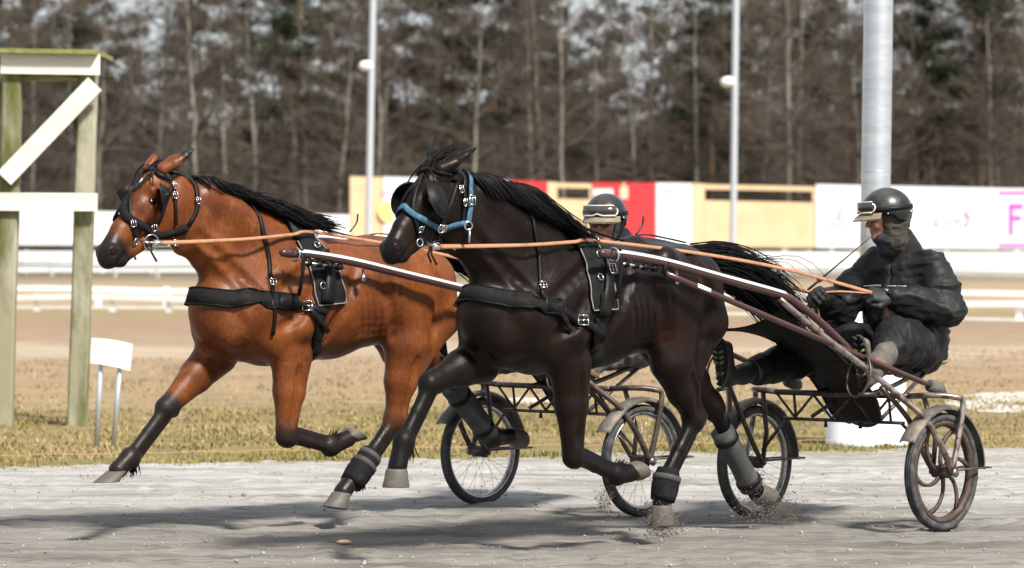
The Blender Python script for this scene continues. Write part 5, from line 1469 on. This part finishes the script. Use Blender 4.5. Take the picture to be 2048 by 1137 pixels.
# pale sandy path crossing the verge on the right, and sandy strips along the far rails
m_sand = M('pale_sand', (.50, .47, .43), .95, .1, var=(2.5, (.36, .32, .27), .45, .7, 7))
def strip(name, pts_near, pts_far, mat, lift=.0, n=40, seed=0):
    a, b = spline(pts_near, n), spline(pts_far, n); V, F = [], []
    rr_ = random.Random(seed)
    for i in range(n):
        w = rr_.uniform(-.05, .05) * (1 if lift else 1)
        V += [a[i] + Vector((0, w, lift)), b[i] + Vector((0, -w, lift))]
    for i in range(n - 1): F.append((2 * i, 2 * i + 2, 2 * i + 3, 2 * i + 1))
    return tag(mesh_obj(name, V, F, mat), kind='structure')
strip('sandy_path', [ground_at(1890, 806), ground_at(1960, 822), ground_at(2060, 824), ground_at(2300, 830)], [ground_at(1890, 800), ground_at(1960, 786), ground_at(2060, 783), ground_at(2300, 780)], m_sand, -.006, seed=1)
strip('gravel_path', [ground_at(960, 802), ground_at(1040, 806), ground_at(1110, 803)], [ground_at(960, 799), ground_at(1040, 794), ground_at(1110, 799)], m_sand, -.006, seed=2)
strip('sand_strip', [ground_at(-80, 616), ground_at(1000, 622), ground_at(2130, 644)], [ground_at(-80, 612), ground_at(1000, 617), ground_at(2130, 639)], m_sand, -.006, seed=3)

# orange marking cord along the verge
c0, c1 = ground_at(-80, 921), ground_at(2130, 880); P = [c0.lerp(c1, i / 60) + Vector((0, .02 * math.sin(i * .9), .03 + .008 * math.sin(i * 1.7))) for i in range(61)]
tag(mesh_obj('marking_cord', *tube(P, .0028, 5), M('orange_cord', (.45, .24, .13), .7)), 'thin orange cord stretched along the grass beside the track', 'cord')

# ------------------------------------------------------------------ things beside the track
m_wood = M('weathered_plank', (.66, .63, .56), .8, .2, var=(3, (.46, .44, .36), .46, .72), bump=(30, .4, .006), stretch=(.3, 1, 3))
m_mossy = M('mossy_post', (.25, .235, .155), .85, .2, var=(1.6, (.40, .38, .31), .46, .66), var2=(2.4, (.095, .10, .03), .47, .62), bump=(24, .4, .008), stretch=(1, 1, .3))
m_mossdark = M('green_mossy_cap', (.16, .17, .05), .9, .15, var=(9, (.28, .26, .12), .4, .7))
YS = 30.7
th = Thing('timber_stand', 'weathered timber stand with diagonal brace at the left edge', 'stand', loc=(at_depth(90, 560, YS).x, YS, 0))
o = Vector((at_depth(90, 560, YS).x, YS, 0)); th.off = o
def post(name, u_top, v_top, u_bot, w, dy, mat):
    t, b = at_depth(u_top, v_top, YS), ground_at(u_bot, 848); b = Vector((at_depth(u_bot, 848, YS).x, YS, -.05))
    t.y += dy; b.y += dy
    n = 6; V, F = [], []
    for i in range(n + 1):
        c = b.lerp(t, i / n); k = w / 2 * (1 + .03 * math.sin(i * 2.1)); q = k * .8
        for x, y in ((-q, -k), (q, -k), (k, -q), (k, q), (q, k), (-q, k), (-k, q), (-k, -q)): V.append(c + Vector((x, y, 0)))
    for i in range(n):
        for k_ in range(8): F.append((i * 8 + k_, i * 8 + (k_ + 1) % 8, i * 8 + 8 + (k_ + 1) % 8, i * 8 + 8 + k_))
    F.append(tuple(range(n * 8, n * 8 + 8)))
    return th.part(name, (V, F), mat, smooth=False)
post('post', 26, 148, 6, .165, .0, m_mossy); post('post', 176, 148, 153, .165, .05, m_mossy); post('post', -14, 120, -30, .16, .9, m_mossy); post('post', 150, 120, 131, .15, .95, m_mossy)
def plank(name, u0, v0, u1, v1, hpx, thick, dy, mat, ext=0):
    a, b = at_depth(u0, v0, YS), at_depth(u1, v1, YS); a.y += dy; b.y += dy
    d = (b - a).normalized(); n = Vector((0, -1, 0)); up = d.cross(n); up = up if up.z > 0 else -up
    h = hpx / FPX * YS
    V = [p + up * (s1 * h / 2) + Vector((0, s2 * thick / 2, 0)) for p in (a, b) for s1, s2 in ((-1, -1), (1, -1), (1, 1), (-1, 1))]
    return th.part(name, (V, [(3, 2, 1, 0), (4, 5, 6, 7), (0, 1, 5, 4), (1, 2, 6, 5), (2, 3, 7, 6), (3, 0, 4, 7)]), mat, smooth=False)
plank('top_plank', 6, 128, 203, 131, 42, .045, -.115, m_wood); plank('lower_plank', 2, 404, 198, 405, 36, .045, -.115, m_wood)
plank('diagonal_brace', 14, 358, 194, 170, 37, .04, -.155, m_wood)
plank('top_cap', 2, 104, 200, 107, 9, 1.25, .40, m_mossdark)
plank('under_board', 30, 150, 170, 150, 8, .9, .45, m_mossy)

th = Thing('small_sign', 'small curled white notice on two thin metal stakes', 'sign', loc=ground_at(212, 893)); th.off = ground_at(212, 893); ysg = th.off.y
q = [at_depth(u, v_, ysg) for u, v_ in ((183, 676), (265, 689), (260, 742), (180, 727))]
V, F = [], []
for lay in (0, .006):
    for i in range(9):
        x = i / 8
        for jj in (0, 1):
            p = (q[0].lerp(q[1], x) if jj == 0 else q[3].lerp(q[2], x)); V.append(p + Vector((0, lay - .05 * math.sin(x * 3.1), .012 * math.sin(x * 3.1))))
for lay in (0, 18):
    for i in range(8): F.append(tuple(lay + k for k in (2 * i, 2 * i + 1, 2 * i + 3, 2 * i + 2)))
bd = th.part('board', (V, F), M('white_corrugated_plastic', (.82, .82, .82), .5))
mk = M('faded_ink', (.45, .45, .5), .7)
for k, (u, v_) in enumerate(((190, 684), (197, 684), (204, 686), (191, 692), (199, 693), (207, 694))):
    p = at_depth(u, v_, ysg - .04); th.part('faded_mark', ribbon([p, p + Vector((.018, 0, .004 * (k % 2)))], [Vector((0, -1, 0))] * 2, .006, .001), mk, bd)
ms = M('galvanised_stake', (.52, .55, .58), .4, .5, .6)
for (u0, v0, u1, v1) in ((203, 728, 192, 894), (242, 735, 226, 893)):
    a, b = at_depth(u0, v0 - 30, ysg + .02), at_depth(u1, v1, ysg + .02); b.z = -.05
    th.part('stake', tube([b, a], .020, 8), ms)

m_galv = M('galvanised_steel', (.50, .53, .56), .42, .5, .75, var=(3, (.62, .64, .66), .4, .65), var2=(16, (.36, .39, .42), .6, .75), stretch=(1, 1, 5), bump=(6, .12, .01))
m_base = M('white_painted_concrete', (.74, .76, .80), .55, .3, var=(3, (.6, .63, .68), .5, .75))
bp_ = ground_at(1733, 886); th = Thing('floodlight_mast', 'thick galvanised steel mast on a round white base behind the driver', 'mast', loc=(bp_.x, bp_.y, 0)); th.off = bp_.copy()
top = at_depth(1757, 0, bp_.y); bt_ = at_depth(1748, 600, bp_.y); d = (top - bt_).normalized()
mast = th.part('mast', tube([bt_ - d * .3 + d * (i * .9) for i in range(12)], [.118 - .001 * i for i in range(12)], 32), m_galv)
for zz in (2.15, 3.9, 5.7):
    c = bt_ + d * ((zz - bt_.z) / d.z); th.part('weld_seam', ring(c, .1165, .004, d, 32, 6), m_galv, mast)
th.part('base', tube([bp_ + Vector((0, 0, z_)) for z_ in (-.05, .02, .03, 1.06, 1.10)], [.325, .325, .318, .300, .27], 40), m_base, smooth=True)

m_pole = M('painted_lamp_pole', (.46, .49, .53), .5, .4, .3)
m_lamp = M('white_lamp_housing', (.8, .8, .82), .4)
for k, (u0, v0, u1, v1, ul, vl, lab) in enumerate(((746, 0, 737, 450, 733, 132, 'thin grey lamp pole standing left of the orange plywood board'), (1472, 0, 1466, 480, 1456, 164, 'thin grey lamp pole standing in front of the open timber frame'))):
    YP = 110.0; t, b = at_depth(u0, v0, YP), at_depth(u1, v1, YP); d = (t - b).normalized(); g0 = b - d * (b.z / d.z); t2 = t + d * 3.5
    th = Thing('lamp_pole', lab, 'lamp pole', loc=(g0.x, g0.y, 0), group='lamp poles along the infield'); th.off = Vector((g0.x, g0.y, 0))
    th.part('pole', tube([g0.lerp(t2, i / 8) for i in range(9)], [.125, .11, .105, .1, .1, .1, .1, .09, .08], 14), m_pole)
    c = at_depth(ul, vl, YP); lm = th.part('lamp', ellipsoid(c, (.24, .2, .16), 14, 8), m_lamp)
    th.part('bracket', tube([c, Vector((t.x, YP, c.z + .05))], .03, 8), m_pole, lm)

# ------------------------------------------------------------------ rails and boards across the infield
m_white = M('white_rail_paint', (.82, .82, .80), .5, .4, var=(1.5, (.66, .66, .62), .5, .75))
def rail_fence(name, label, vb0, vb1, hgt, rail, npost, off):
    a, b = ground_at(-60, vb0), ground_at(2110, vb1); a, b = a + (a - b) * .22, b + (b - a) * .22; npost = int(npost * 1.44)
    th = Thing(name, label, 'rail fence', loc=((a + b) / 2), group=None); th.off = (a + b) / 2
    d = (b - a); L = d.length; dn = d.normalized(); rz = math.atan2(dn.y, dn.x)
    n = 40; pts = [a.lerp(b, i / n) + Vector((0, 0, hgt - rail / 2 + .03 * math.sin(i * .8 + off))) for i in range(n + 1)]
    th.part('rail', ribbon(pts, [Vector((dn.y, -dn.x, 0))] * (n + 1), rail, .05), m_white, smooth=False)
    for k in range(npost):
        p = a.lerp(b, (k + .3 + .12 * math.sin(k * 3 + off)) / npost) + Vector((0, .06, 0))
        th.part('post', box((p.x, p.y, (hgt - rail * .3) / 2), (.14, .06, hgt - rail * .3 + .1), rz), m_white, smooth=False)
rail_fence('rail_fence', 'low white single rail fence, nearest of those across the infield', 620, 641, .37, .125, 15, 0)
rail_fence('rail_fence', 'low white rail fence just behind the nearest rail', 611, 626, .48, .125, 13, 1.3)
rail_fence('rail_fence', 'distant low white rail below the plank fence', 551, 579, .60, .19, 16, 2.1)
# plank fence
Yw = lambda u: 177 / (1 + .2 * (u - 1024) / FPX)
a, b = at_depth(-560, 500, Yw(-560)), at_depth(2600, 500, Yw(2600)); a.z = b.z = 0
th = Thing('plank_fence', 'long white plank fence beneath the advertising boards', 'fence', loc=(a + b) / 2); th.off = (a + b) / 2
dn = (b - a).normalized(); rz = math.atan2(dn.y, dn.x); L = (b - a).length
for k, z_ in enumerate((.22, .50, .78, 1.05)):
    for m_ in range(12):
        p = a.lerp(b, (m_ + .5) / 12); th.part('plank', box((p.x, p.y, z_ + .008 * math.sin(m_ * 2.3 + k)), (L / 12 - .02, .04, .235), rz), m_white, smooth=False)
for k in range(25):
    p = a.lerp(b, k / 24) + Vector((0, .09, 0)); th.part('post', box((p.x, p.y, .6), (.12, .12, 1.25), rz), m_white, smooth=False)

m_ply = M('orange_plywood', (.78, .58, .35), .75, .2, var=(.8, (.70, .49, .28), .45, .7))
m_red = M('red_print', (.62, .045, .05), .5)
m_bwhite = M('white_banner', (.84, .84, .84), .5)
m_mag = M('magenta_print', (.62, .10, .50), .5); m_pink = M('faded_pink_print', (.80, .42, .55), .5); m_yel = M('yellow_print', (.85, .68, .22), .5); m_cream = M('cream_print', (.82, .66, .45), .5)
Yb = lambda u: 186 / (1 + .2 * (u - 1024) / FPX)
def quad_panel(th, name, u0, u1, t0, t1, b0, b1, mat, dy=0.0, thick=.08, parent=None):
    c = [at_depth(u, v_, Yb(u) + dy) for u, v_ in ((u0, b0), (u1, b1), (u1, t1), (u0, t0))]
    V = c + [p + Vector((0, thick, 0)) for p in c]
    return th.part(name, (V, [(0, 1, 2, 3), (7, 6, 5, 4), (0, 4, 5, 1), (1, 5, 6, 2), (2, 6, 7, 3), (3, 7, 4, 0)]), mat, parent, smooth=False)
def board(label, u0, u1, t0, t1, b0, b1, mat, cat='billboard', legs=2):
    um = (u0 + u1) / 2; base = at_depth(um, 500, Yb(um)); base.z = 0
    th = Thing('billboard' if cat == 'billboard' else 'plywood_hoarding', label, cat, loc=base, group=None); th.off = base
    pn = quad_panel(th, 'panel', u0, u1, t0, t1, b0, b1, mat) if mat else None
    for k in range(legs):
        u = u0 + (u1 - u0) * (k + .5) / legs; p = at_depth(u, 480, Yb(u) + .16)
        th.part('leg', box((p.x, p.y, p.z / 2 + .1), (.2, .14, p.z + .3)), m_white, smooth=False)
    return th, pn
board('long white banner board at the far left behind the timber stand', -80, 300, 421, 424, 490, 491, m_bwhite)
th, pn = board('white banner board with a red stroke behind the bay horse', 304, 699, 424, 430, 491, 493, m_bwhite)
p = [at_depth(u, v_, Yb(u) - .04) for u, v_ in ((612, 432), (630, 470))]; th.part('print', ribbon(p, [Vector((0, -1, 0))] * 2, .28, .02), m_red, pn)
board('narrow orange plywood board beside the left lamp pole', 700, 764, 353, 355, 492, 492, m_ply, legs=1)
th, pn = board('white board with yellow and red discs behind the dark horse', 766, 1018, 354, 361, 493, 494, m_bwhite)
for u, v_, r_, m_ in ((778, 425, .55, m_yel), (769, 384, .16, m_pink)):
    c = at_depth(u, v_, Yb(u) - .05); th.part('print', tube([c, c + Vector((0, .03, 0))], r_, 24), m_, pn, smooth=False)
board('red board between the dark horse and the timber frame', 1020, 1094, 361, 363, 494, 494, m_red, legs=1)
def frame_board(label, u0, u1, up, t0, t1):
    th, _ = board(label, u0, u1, t0, t1, 494, 496, None, 'hoarding', 2)
    quad_panel(th, 'panel', u0 + up, u1, t0 + 34, t1 + 34, 494, 496, m_ply)
    quad_panel(th, 'upright', u0, u0 + up - .5, t0, t0 + 1, 494, 494, m_ply)
    quad_panel(th, 'top_beam', u0 + up, u1, t0 + 2, t1 + 2, t0 + 12, t1 + 11, m_ply)
    quad_panel(th, 'upright', u1 - 5, u1, t1 + 12, t1 + 12, t1 + 33, t1 + 33, m_ply)
frame_board('small plywood board with an open top, left of the far driver', 1095, 1184, 20, 364, 366)
th, pn = board('red board with cream marks behind the far driver', 1186, 1311, 365, 366, 494, 495, m_red)
for u0, u1, v0, v1, m_ in ((1187, 1226, 378, 393, m_bwhite), (1240, 1256, 374, 398, m_cream), (1246, 1250, 366, 374, m_cream)):
    quad_panel(th, 'print', u0, u1, v0, v0, v1, v1, m_, -.03, .02, pn)
th, pn = board('narrow white board right of the red board', 1312, 1385, 366, 367, 495, 495, m_bwhite, legs=1)
for u in (1330, 1340): quad_panel(th, 'print', u, u + 4, 380, 380, 386, 386, m_specs, -.03, .02, pn)
frame_board('wide plywood board with an open timber top behind the right lamp pole', 1386, 1630, 24, 367, 372)
th, pn = board('white banner board with faint pink lettering left of the steel mast', 1632, 1760, 369, 372, 496, 497, m_bwhite)
for u0, u1, v0, v1 in ((1655, 1696, 446, 450), (1675, 1684, 420, 440), (1664, 1672, 434, 440)): quad_panel(th, 'print', u0, u1, v0, v0, v1, v1, m_pink, -.03, .02, pn)
th, pn = board('long white banner board with a magenta letter F at the right edge', 1762, 2130, 372, 379, 497, 500, m_bwhite)
for u0, u1, v0, v1, m_ in ((1998, 2130, 383, 389, m_mag), (1998, 2130, 488, 494, m_mag), (2018, 2026, 408, 470, m_mag), (2026, 2046, 408, 418, m_mag), (2026, 2043, 432, 441, m_mag),
        (1850, 1886, 450, 453, m_pink), (1868, 1876, 436, 449, m_pink), (1892, 1904, 443, 449, m_pink), (1908, 1922, 438, 446, m_pink), (1840, 1848, 447, 452, m_pink)):
    quad_panel(th, 'print', u0, u1, v0, v0, v1, v1, m_, -.03, .02, pn)
P = [at_depth(u, v_, Yb(u) - .05) for u, v_ in ((1930, 422), (1938, 432), (1938, 442), (1930, 452))]; th.part('print', ribbon(spline(P, 8), [Vector((0, -1, 0))] * 8, .14, .02), m_pink, pn)

# ------------------------------------------------------------------ the wood
m_bark = M('grey_bark', (.19, .175, .14), .9, .15, var=(1.2, (.36, .34, .28), .46, .66), var2=(5, (.09, .075, .055), .55, .75), stretch=(1, 1, .3))
m_twig = M('brown_twigs', (.098, .077, .062), .9, .1, var=(.12, (.13, .108, .088), .42, .65))
m_pinebark = M('pine_bark', (.13, .085, .055), .9, .1, var=(1.0, (.2, .13, .085), .5, .7))
m_needle = M('pine_needles', (.018, .028, .012), .85, .12, var=(.6, (.036, .048, .022), .45, .7))
def tubes_np(A, B, r0, r1, k=3):
    """Many straight tapered sticks at once."""
    A, B = np.asarray(A, float), np.asarray(B, float); n = len(A); d = B - A; d /= np.linalg.norm(d, axis=1)[:, None] + 1e-9
    ref = np.where(np.abs(d[:, 2:3]) < .9, np.array([[0, 0, 1.]]), np.array([[1., 0, 0]])); N = np.cross(d, ref); N /= np.linalg.norm(N, axis=1)[:, None]; Bn = np.cross(d, N)
    ang = np.arange(k) * 2 * math.pi / k; ring_ = N[:, None] * np.cos(ang)[None, :, None] + Bn[:, None] * np.sin(ang)[None, :, None]
    V = np.concatenate([A[:, None] + ring_ * np.asarray(r0).reshape(-1, 1, 1), B[:, None] + ring_ * np.asarray(r1).reshape(-1, 1, 1)], 1).reshape(-1, 3)
    i = np.arange(k); f = np.stack([i, (i + 1) % k, (i + 1) % k + k, i + k], 1)
    return V, (f[None] + (np.arange(n) * 2 * k)[:, None, None]).reshape(-1, 4)
def np_mesh(name, V, F, mat):
    me = bpy.data.meshes.new(name); k = F.shape[1]
    me.vertices.add(len(V)); me.vertices.foreach_set('co', np.asarray(V, np.float32).ravel())
    me.loops.add(F.size); me.loops.foreach_set('vertex_index', F.ravel().astype(np.int32))
    me.polygons.add(len(F)); me.polygons.foreach_set('loop_start', np.arange(0, F.size, k, dtype=np.int32))
    me.update(calc_edges=True); me.materials.append(mat); return me
def bare_tree(seed, H):
    rg = np.random.default_rng(seed); n = 14
    tz = np.linspace(0, H, n); lean = rg.normal(0, .03, 2); wob = np.cumsum(rg.normal(0, .07, (n, 2)), 0)
    T = np.stack([lean[0] * tz + wob[:, 0], lean[1] * tz + wob[:, 1], tz], 1); R = np.interp(tz, [0, H * .1, H], [.21, .16, .02]) * rg.uniform(.75, 1.15)
    tv = tubes_np(T[:-1], T[1:], R[:-1], R[1:], 8)
    A1, B1, ra, rb = [], [], [], []; A2, B2, r2 = [], [], []
    for k in range(46):
        z = H * (rg.uniform(.12, .97)); x = np.array([np.interp(z, tz, T[:, i]) for i in range(3)]); rad = np.interp(z, tz, R)
        a = rg.uniform(0, 6.28); up = rg.uniform(.05, .9) if z > H * .35 else rg.uniform(-.15, .35)
        L = (H - z) * .33 + rg.uniform(.7, 2.0); d = np.array([math.cos(a), math.sin(a), up]); d /= np.linalg.norm(d)
        p = x; m = 4
        for s in range(m):
            q = p + d * L / m; A1.append(p); B1.append(q); f0, f1 = 1 - s / m, 1 - (s + 1) / m
            ra.append(rad * .42 * f0 + .012); rb.append(rad * .42 * f1 + .012)
            for _ in range(3):
                e = d + rg.normal(0, .6, 3); e[2] += .15; e /= np.linalg.norm(e); st = p + (q - p) * rg.random(); l2 = L * rg.uniform(.18, .42); en = st + e * l2
                A2.append(st); B2.append(en); r2.append(.016)
                for _ in range(5):
                    g_ = e + rg.normal(0, .65, 3); g_ /= np.linalg.norm(g_); s2 = st + (en - st) * rg.uniform(.2, 1); A2.append(s2); B2.append(s2 + g_ * l2 * rg.uniform(.35, .8)); r2.append(.010)
            p = q; d = d + rg.normal(0, .16, 3) + np.array([0, 0, .06]); d /= np.linalg.norm(d)
    lv = tubes_np(A1, B1, ra, rb, 5)
    trunk = np_mesh('trunk', tv[0], tv[1], m_bark)
    r2 = np.array(r2); cv = tubes_np(A2, B2, r2, r2 * .5, 3)
    return trunk, np_mesh('crown', np.concatenate([lv[0], cv[0]]), np.concatenate([lv[1], cv[1] + len(lv[0])]), m_twig)
def pine(seed, H, low):
    rg = np.random.default_rng(seed); n = 12; tz = np.linspace(0, H, n); wob = np.cumsum(rg.normal(0, .05, (n, 2)), 0)
    T = np.stack([wob[:, 0], wob[:, 1], tz], 1); R = np.interp(tz, [0, H], [.2, .03])
    tv = tubes_np(T[:-1], T[1:], R[:-1], R[1:], 8); A1, B1, C, S = [], [], [], []
    for k in range(34):
        z = H * rg.uniform(low, 1.0); x = np.array([np.interp(z, tz, T[:, i]) for i in range(3)]); a = rg.uniform(0, 6.28)
        L = (1 - (z / H - low) / (1 - low)) * H * .13 + rg.uniform(.5, 1.3); d = np.array([math.cos(a), math.sin(a), rg.uniform(-.25, .35)]); e = x + d * L
        A1.append(x); B1.append(e)
        for _ in range(int(16 + L * 9)):
            u = rg.uniform(.3, 1.05); C.append(x + d * L * u + rg.normal(0, .24, 3) * np.array([1, 1, .6])); S.append(rg.uniform(.10, .24))
    lv = tubes_np(A1, B1, np.full(len(A1), .04), np.full(len(A1), .012), 4); off = len(tv[0])
    trunk = np_mesh('trunk', np.concatenate([tv[0], lv[0]]), np.concatenate([tv[1], lv[1] + off]), m_pinebark)
    C, S = np.array(C), np.array(S); rep = 8; C = np.repeat(C, rep, 0) + rg.normal(0, .14, (len(C) * rep, 3)); S = np.repeat(S, rep)
    u = rg.normal(0, 1, (len(C), 3)); u /= np.linalg.norm(u, axis=1)[:, None]; w = np.cross(u, rg.normal(0, 1, (len(C), 3))); w /= np.linalg.norm(w, axis=1)[:, None]
    V = np.stack([C - u * S[:, None], C + u * S[:, None], C + w * S[:, None] * .45], 1).reshape(-1, 3)
    return trunk, np_mesh('crown', V, np.arange(len(V)).reshape(-1, 3), m_needle)
BT = [bare_tree(100 + k, h) for k, h in enumerate((17, 19, 16, 20, 18, 15, 21, 17.5))]
PT = [pine(200 + k, h, lo) for k, (h, lo) in enumerate(((20, .42), (22, .5), (18, .22), (21, .36)))]
MARKS = [(100, 'behind the timber stand'), (260, 'between the timber stand and the bay horse'), (420, 'above the head of the bay horse'), (620, 'above the mane of the bay horse'), (740, 'just left of the left lamp pole'), (860, 'just right of the left lamp pole'), (960, 'above the head of the dark horse'), (1100, 'above the mane of the dark horse'), (1310, 'above the far driver'), (1465, 'just left of the right lamp pole'), (1640, 'just right of the right lamp pole'), (1756, 'just left of the steel mast'), (1900, 'just right of the steel mast'), (9999, 'at the right edge of the picture')]
def plant(kind, u, Y, k, rz, sc, row):
    tr, cr = (BT if kind == 'bare' else PT)[k]
    c = at_depth(u, 480, Y); nm = 'bare_tree' if kind == 'bare' else 'pine_tree'
    lab = ('leafless grey-trunked tree in the wood behind the boards', 'bare trees in the wood') if kind == 'bare' else ('dark evergreen pine in the wood behind the boards', 'pines in the wood')
    wh = next(m_[1] for m_ in MARKS if u < m_[0])
    lab = (('leafless tree, %s of the wood, ' if kind == 'bare' else 'dark evergreen pine, %s of the wood, ') % row + wh, lab[1])
    e = bpy.data.objects.new(nm, None); COL.objects.link(e); e.location = (c.x, Y, -.05); e.rotation_euler = (0, 0, rz); e.scale = (sc, sc, sc)
    e['label'] = lab[0]; e['category'] = 'tree'; e['group'] = lab[1]
    for nm2, me in (('trunk', tr), ('crown', cr)):
        o = bpy.data.objects.new(nm2, me); COL.objects.link(o); o.parent = e
rr = random.Random(42)
rows = [(0, 17), (9, 20), (20, 22), (34, 22)]
for d0, n in rows:
    for k in range(n):
        u = -90 + (2230 / n) * (k + rr.uniform(.1, .9))
        if d0 > 9 and (340 < u < 540 or 1130 < u < 1300): continue          # thin spots where the sky shows
        plant('bare', u, 204 - 8 * u / 2048 + d0 + rr.uniform(-3, 3), rr.randrange(8), rr.uniform(0, 6.28), rr.uniform(.82, 1.12), {0: 'front row', 9: 'second row', 20: 'third row', 34: 'back row'}[d0])
for u, d0, k in ((30, 12, 0), (120, 30, 3), (400, 16, 1), (470, 28, 2), (600, 10, 3), (690, 24, 0), (905, 14, 1), (985, 8, 3), (1075, 26, 0), (1215, 30, 2), (1440, 22, 3), (1500, 36, 1), (1690, 20, 0), (1850, 12, 3), (1960, 8, 0), (2030, 18, 1), (260, 34, 2), (1330, 40, 2), (880, 34, 3), (1040, 38, 1), (1900, 30, 2), (1990, 26, 3), (560, 36, 0), (60, 40, 1), (1420, 8, 2), (720, 40, 3), (180, 14, 2), (820, 20, 0), (1600, 14, 1), (1760, 30, 3), (640, 30, 1), (1130, 12, 2)):
    plant('pine', u, 204 - 8 * u / 2048 + d0, k, rr.uniform(0, 6.28), rr.uniform(.85, 1.1), 'front' if d0 < 20 else 'back')
# undergrowth and the far mass of the wood
def thicket(n, y0, y1, hmax, lmin, lmax, r, seed, pw=1.0):
    rg = np.random.default_rng(seed); u = rg.uniform(-900, 2950, n); Y = 204 - 8 * u / 2048 + rg.uniform(y0, y1, n)
    x = (u - 1024) / FPX * Y; top = hmax * (.75 + .5 * fbm(x * .12, Y * 0 + seed, 3, seed)); z = top * rg.random(n) ** pw
    d = rg.normal(0, .55, (n, 3)); d[:, 2] = np.abs(d[:, 2]) + .5; d /= np.linalg.norm(d, axis=1)[:, None]; L = rg.uniform(lmin, lmax, n)
    A = np.stack([x, Y, z], 1); rad = r * rg.uniform(.6, 1.5, n)
    return tubes_np(A, A + d * L[:, None], rad, rad * .5, 3)
V, F = thicket(25000, -4, 12, 3.2, .5, 1.8, .018, 5, 1.3); o = bpy.data.objects.new('undergrowth', np_mesh('undergrowth', V, F, m_twig)); COL.objects.link(o)
tag(o, 'tangled brown undergrowth along the front of the wood', 'undergrowth', kind='stuff')
V, F = thicket(46000, 42, 75, 9.5, 1.2, 3.6, .045, 6, .8); o = bpy.data.objects.new('far_wood', np_mesh('far_wood', V, F, m_twig)); COL.objects.link(o)
tag(o, 'dense far mass of leafless wood closing the view', 'wood', kind='stuff')

# ------------------------------------------------------------------ dirt thrown up by the hooves
m_dirt = M('flying_dirt', (.15, .135, .115), .95, .1)
def spray(label, u, v_, s, fr, n, su, sv, seed, smax=.011):
    rg = np.random.default_rng(seed); P = []
    for k in range(n):
        p = fr.P(u + rg.normal(0, su), min(v_ + rg.normal(0, sv), v_ + 26), s + rg.normal(0, .05)); w = fr.world(p)
        if w.z > .005: P.append(tuple(w))
    P = np.array(P); S = rg.gamma(1.1, .0011, len(P)) + .0007; S = np.minimum(S, smax)
    V, F = chunks(P, S, seed); tag(raw_mesh('flying_dirt', V, F, m_dirt), label, 'dirt', kind='stuff')
spray('dirt flying round the near hind hoof of the dark horse', 1325, 1046, .12, NEAR, 3000, 19, 17, 1)
spray('dirt flying behind the trailing hind hoof of the dark horse', 1535, 1018, -.12, NEAR, 4200, 30, 20, 2)
spray('dirt hanging below the folded fore hoof of the dark horse', 1208, 1000, .10, NEAR, 900, 9, 13, 3)
spray('clod of dirt flying off to the right of the trailing hoof', 1583, 1034, -.12, NEAR, 800, 9, 11, 4)
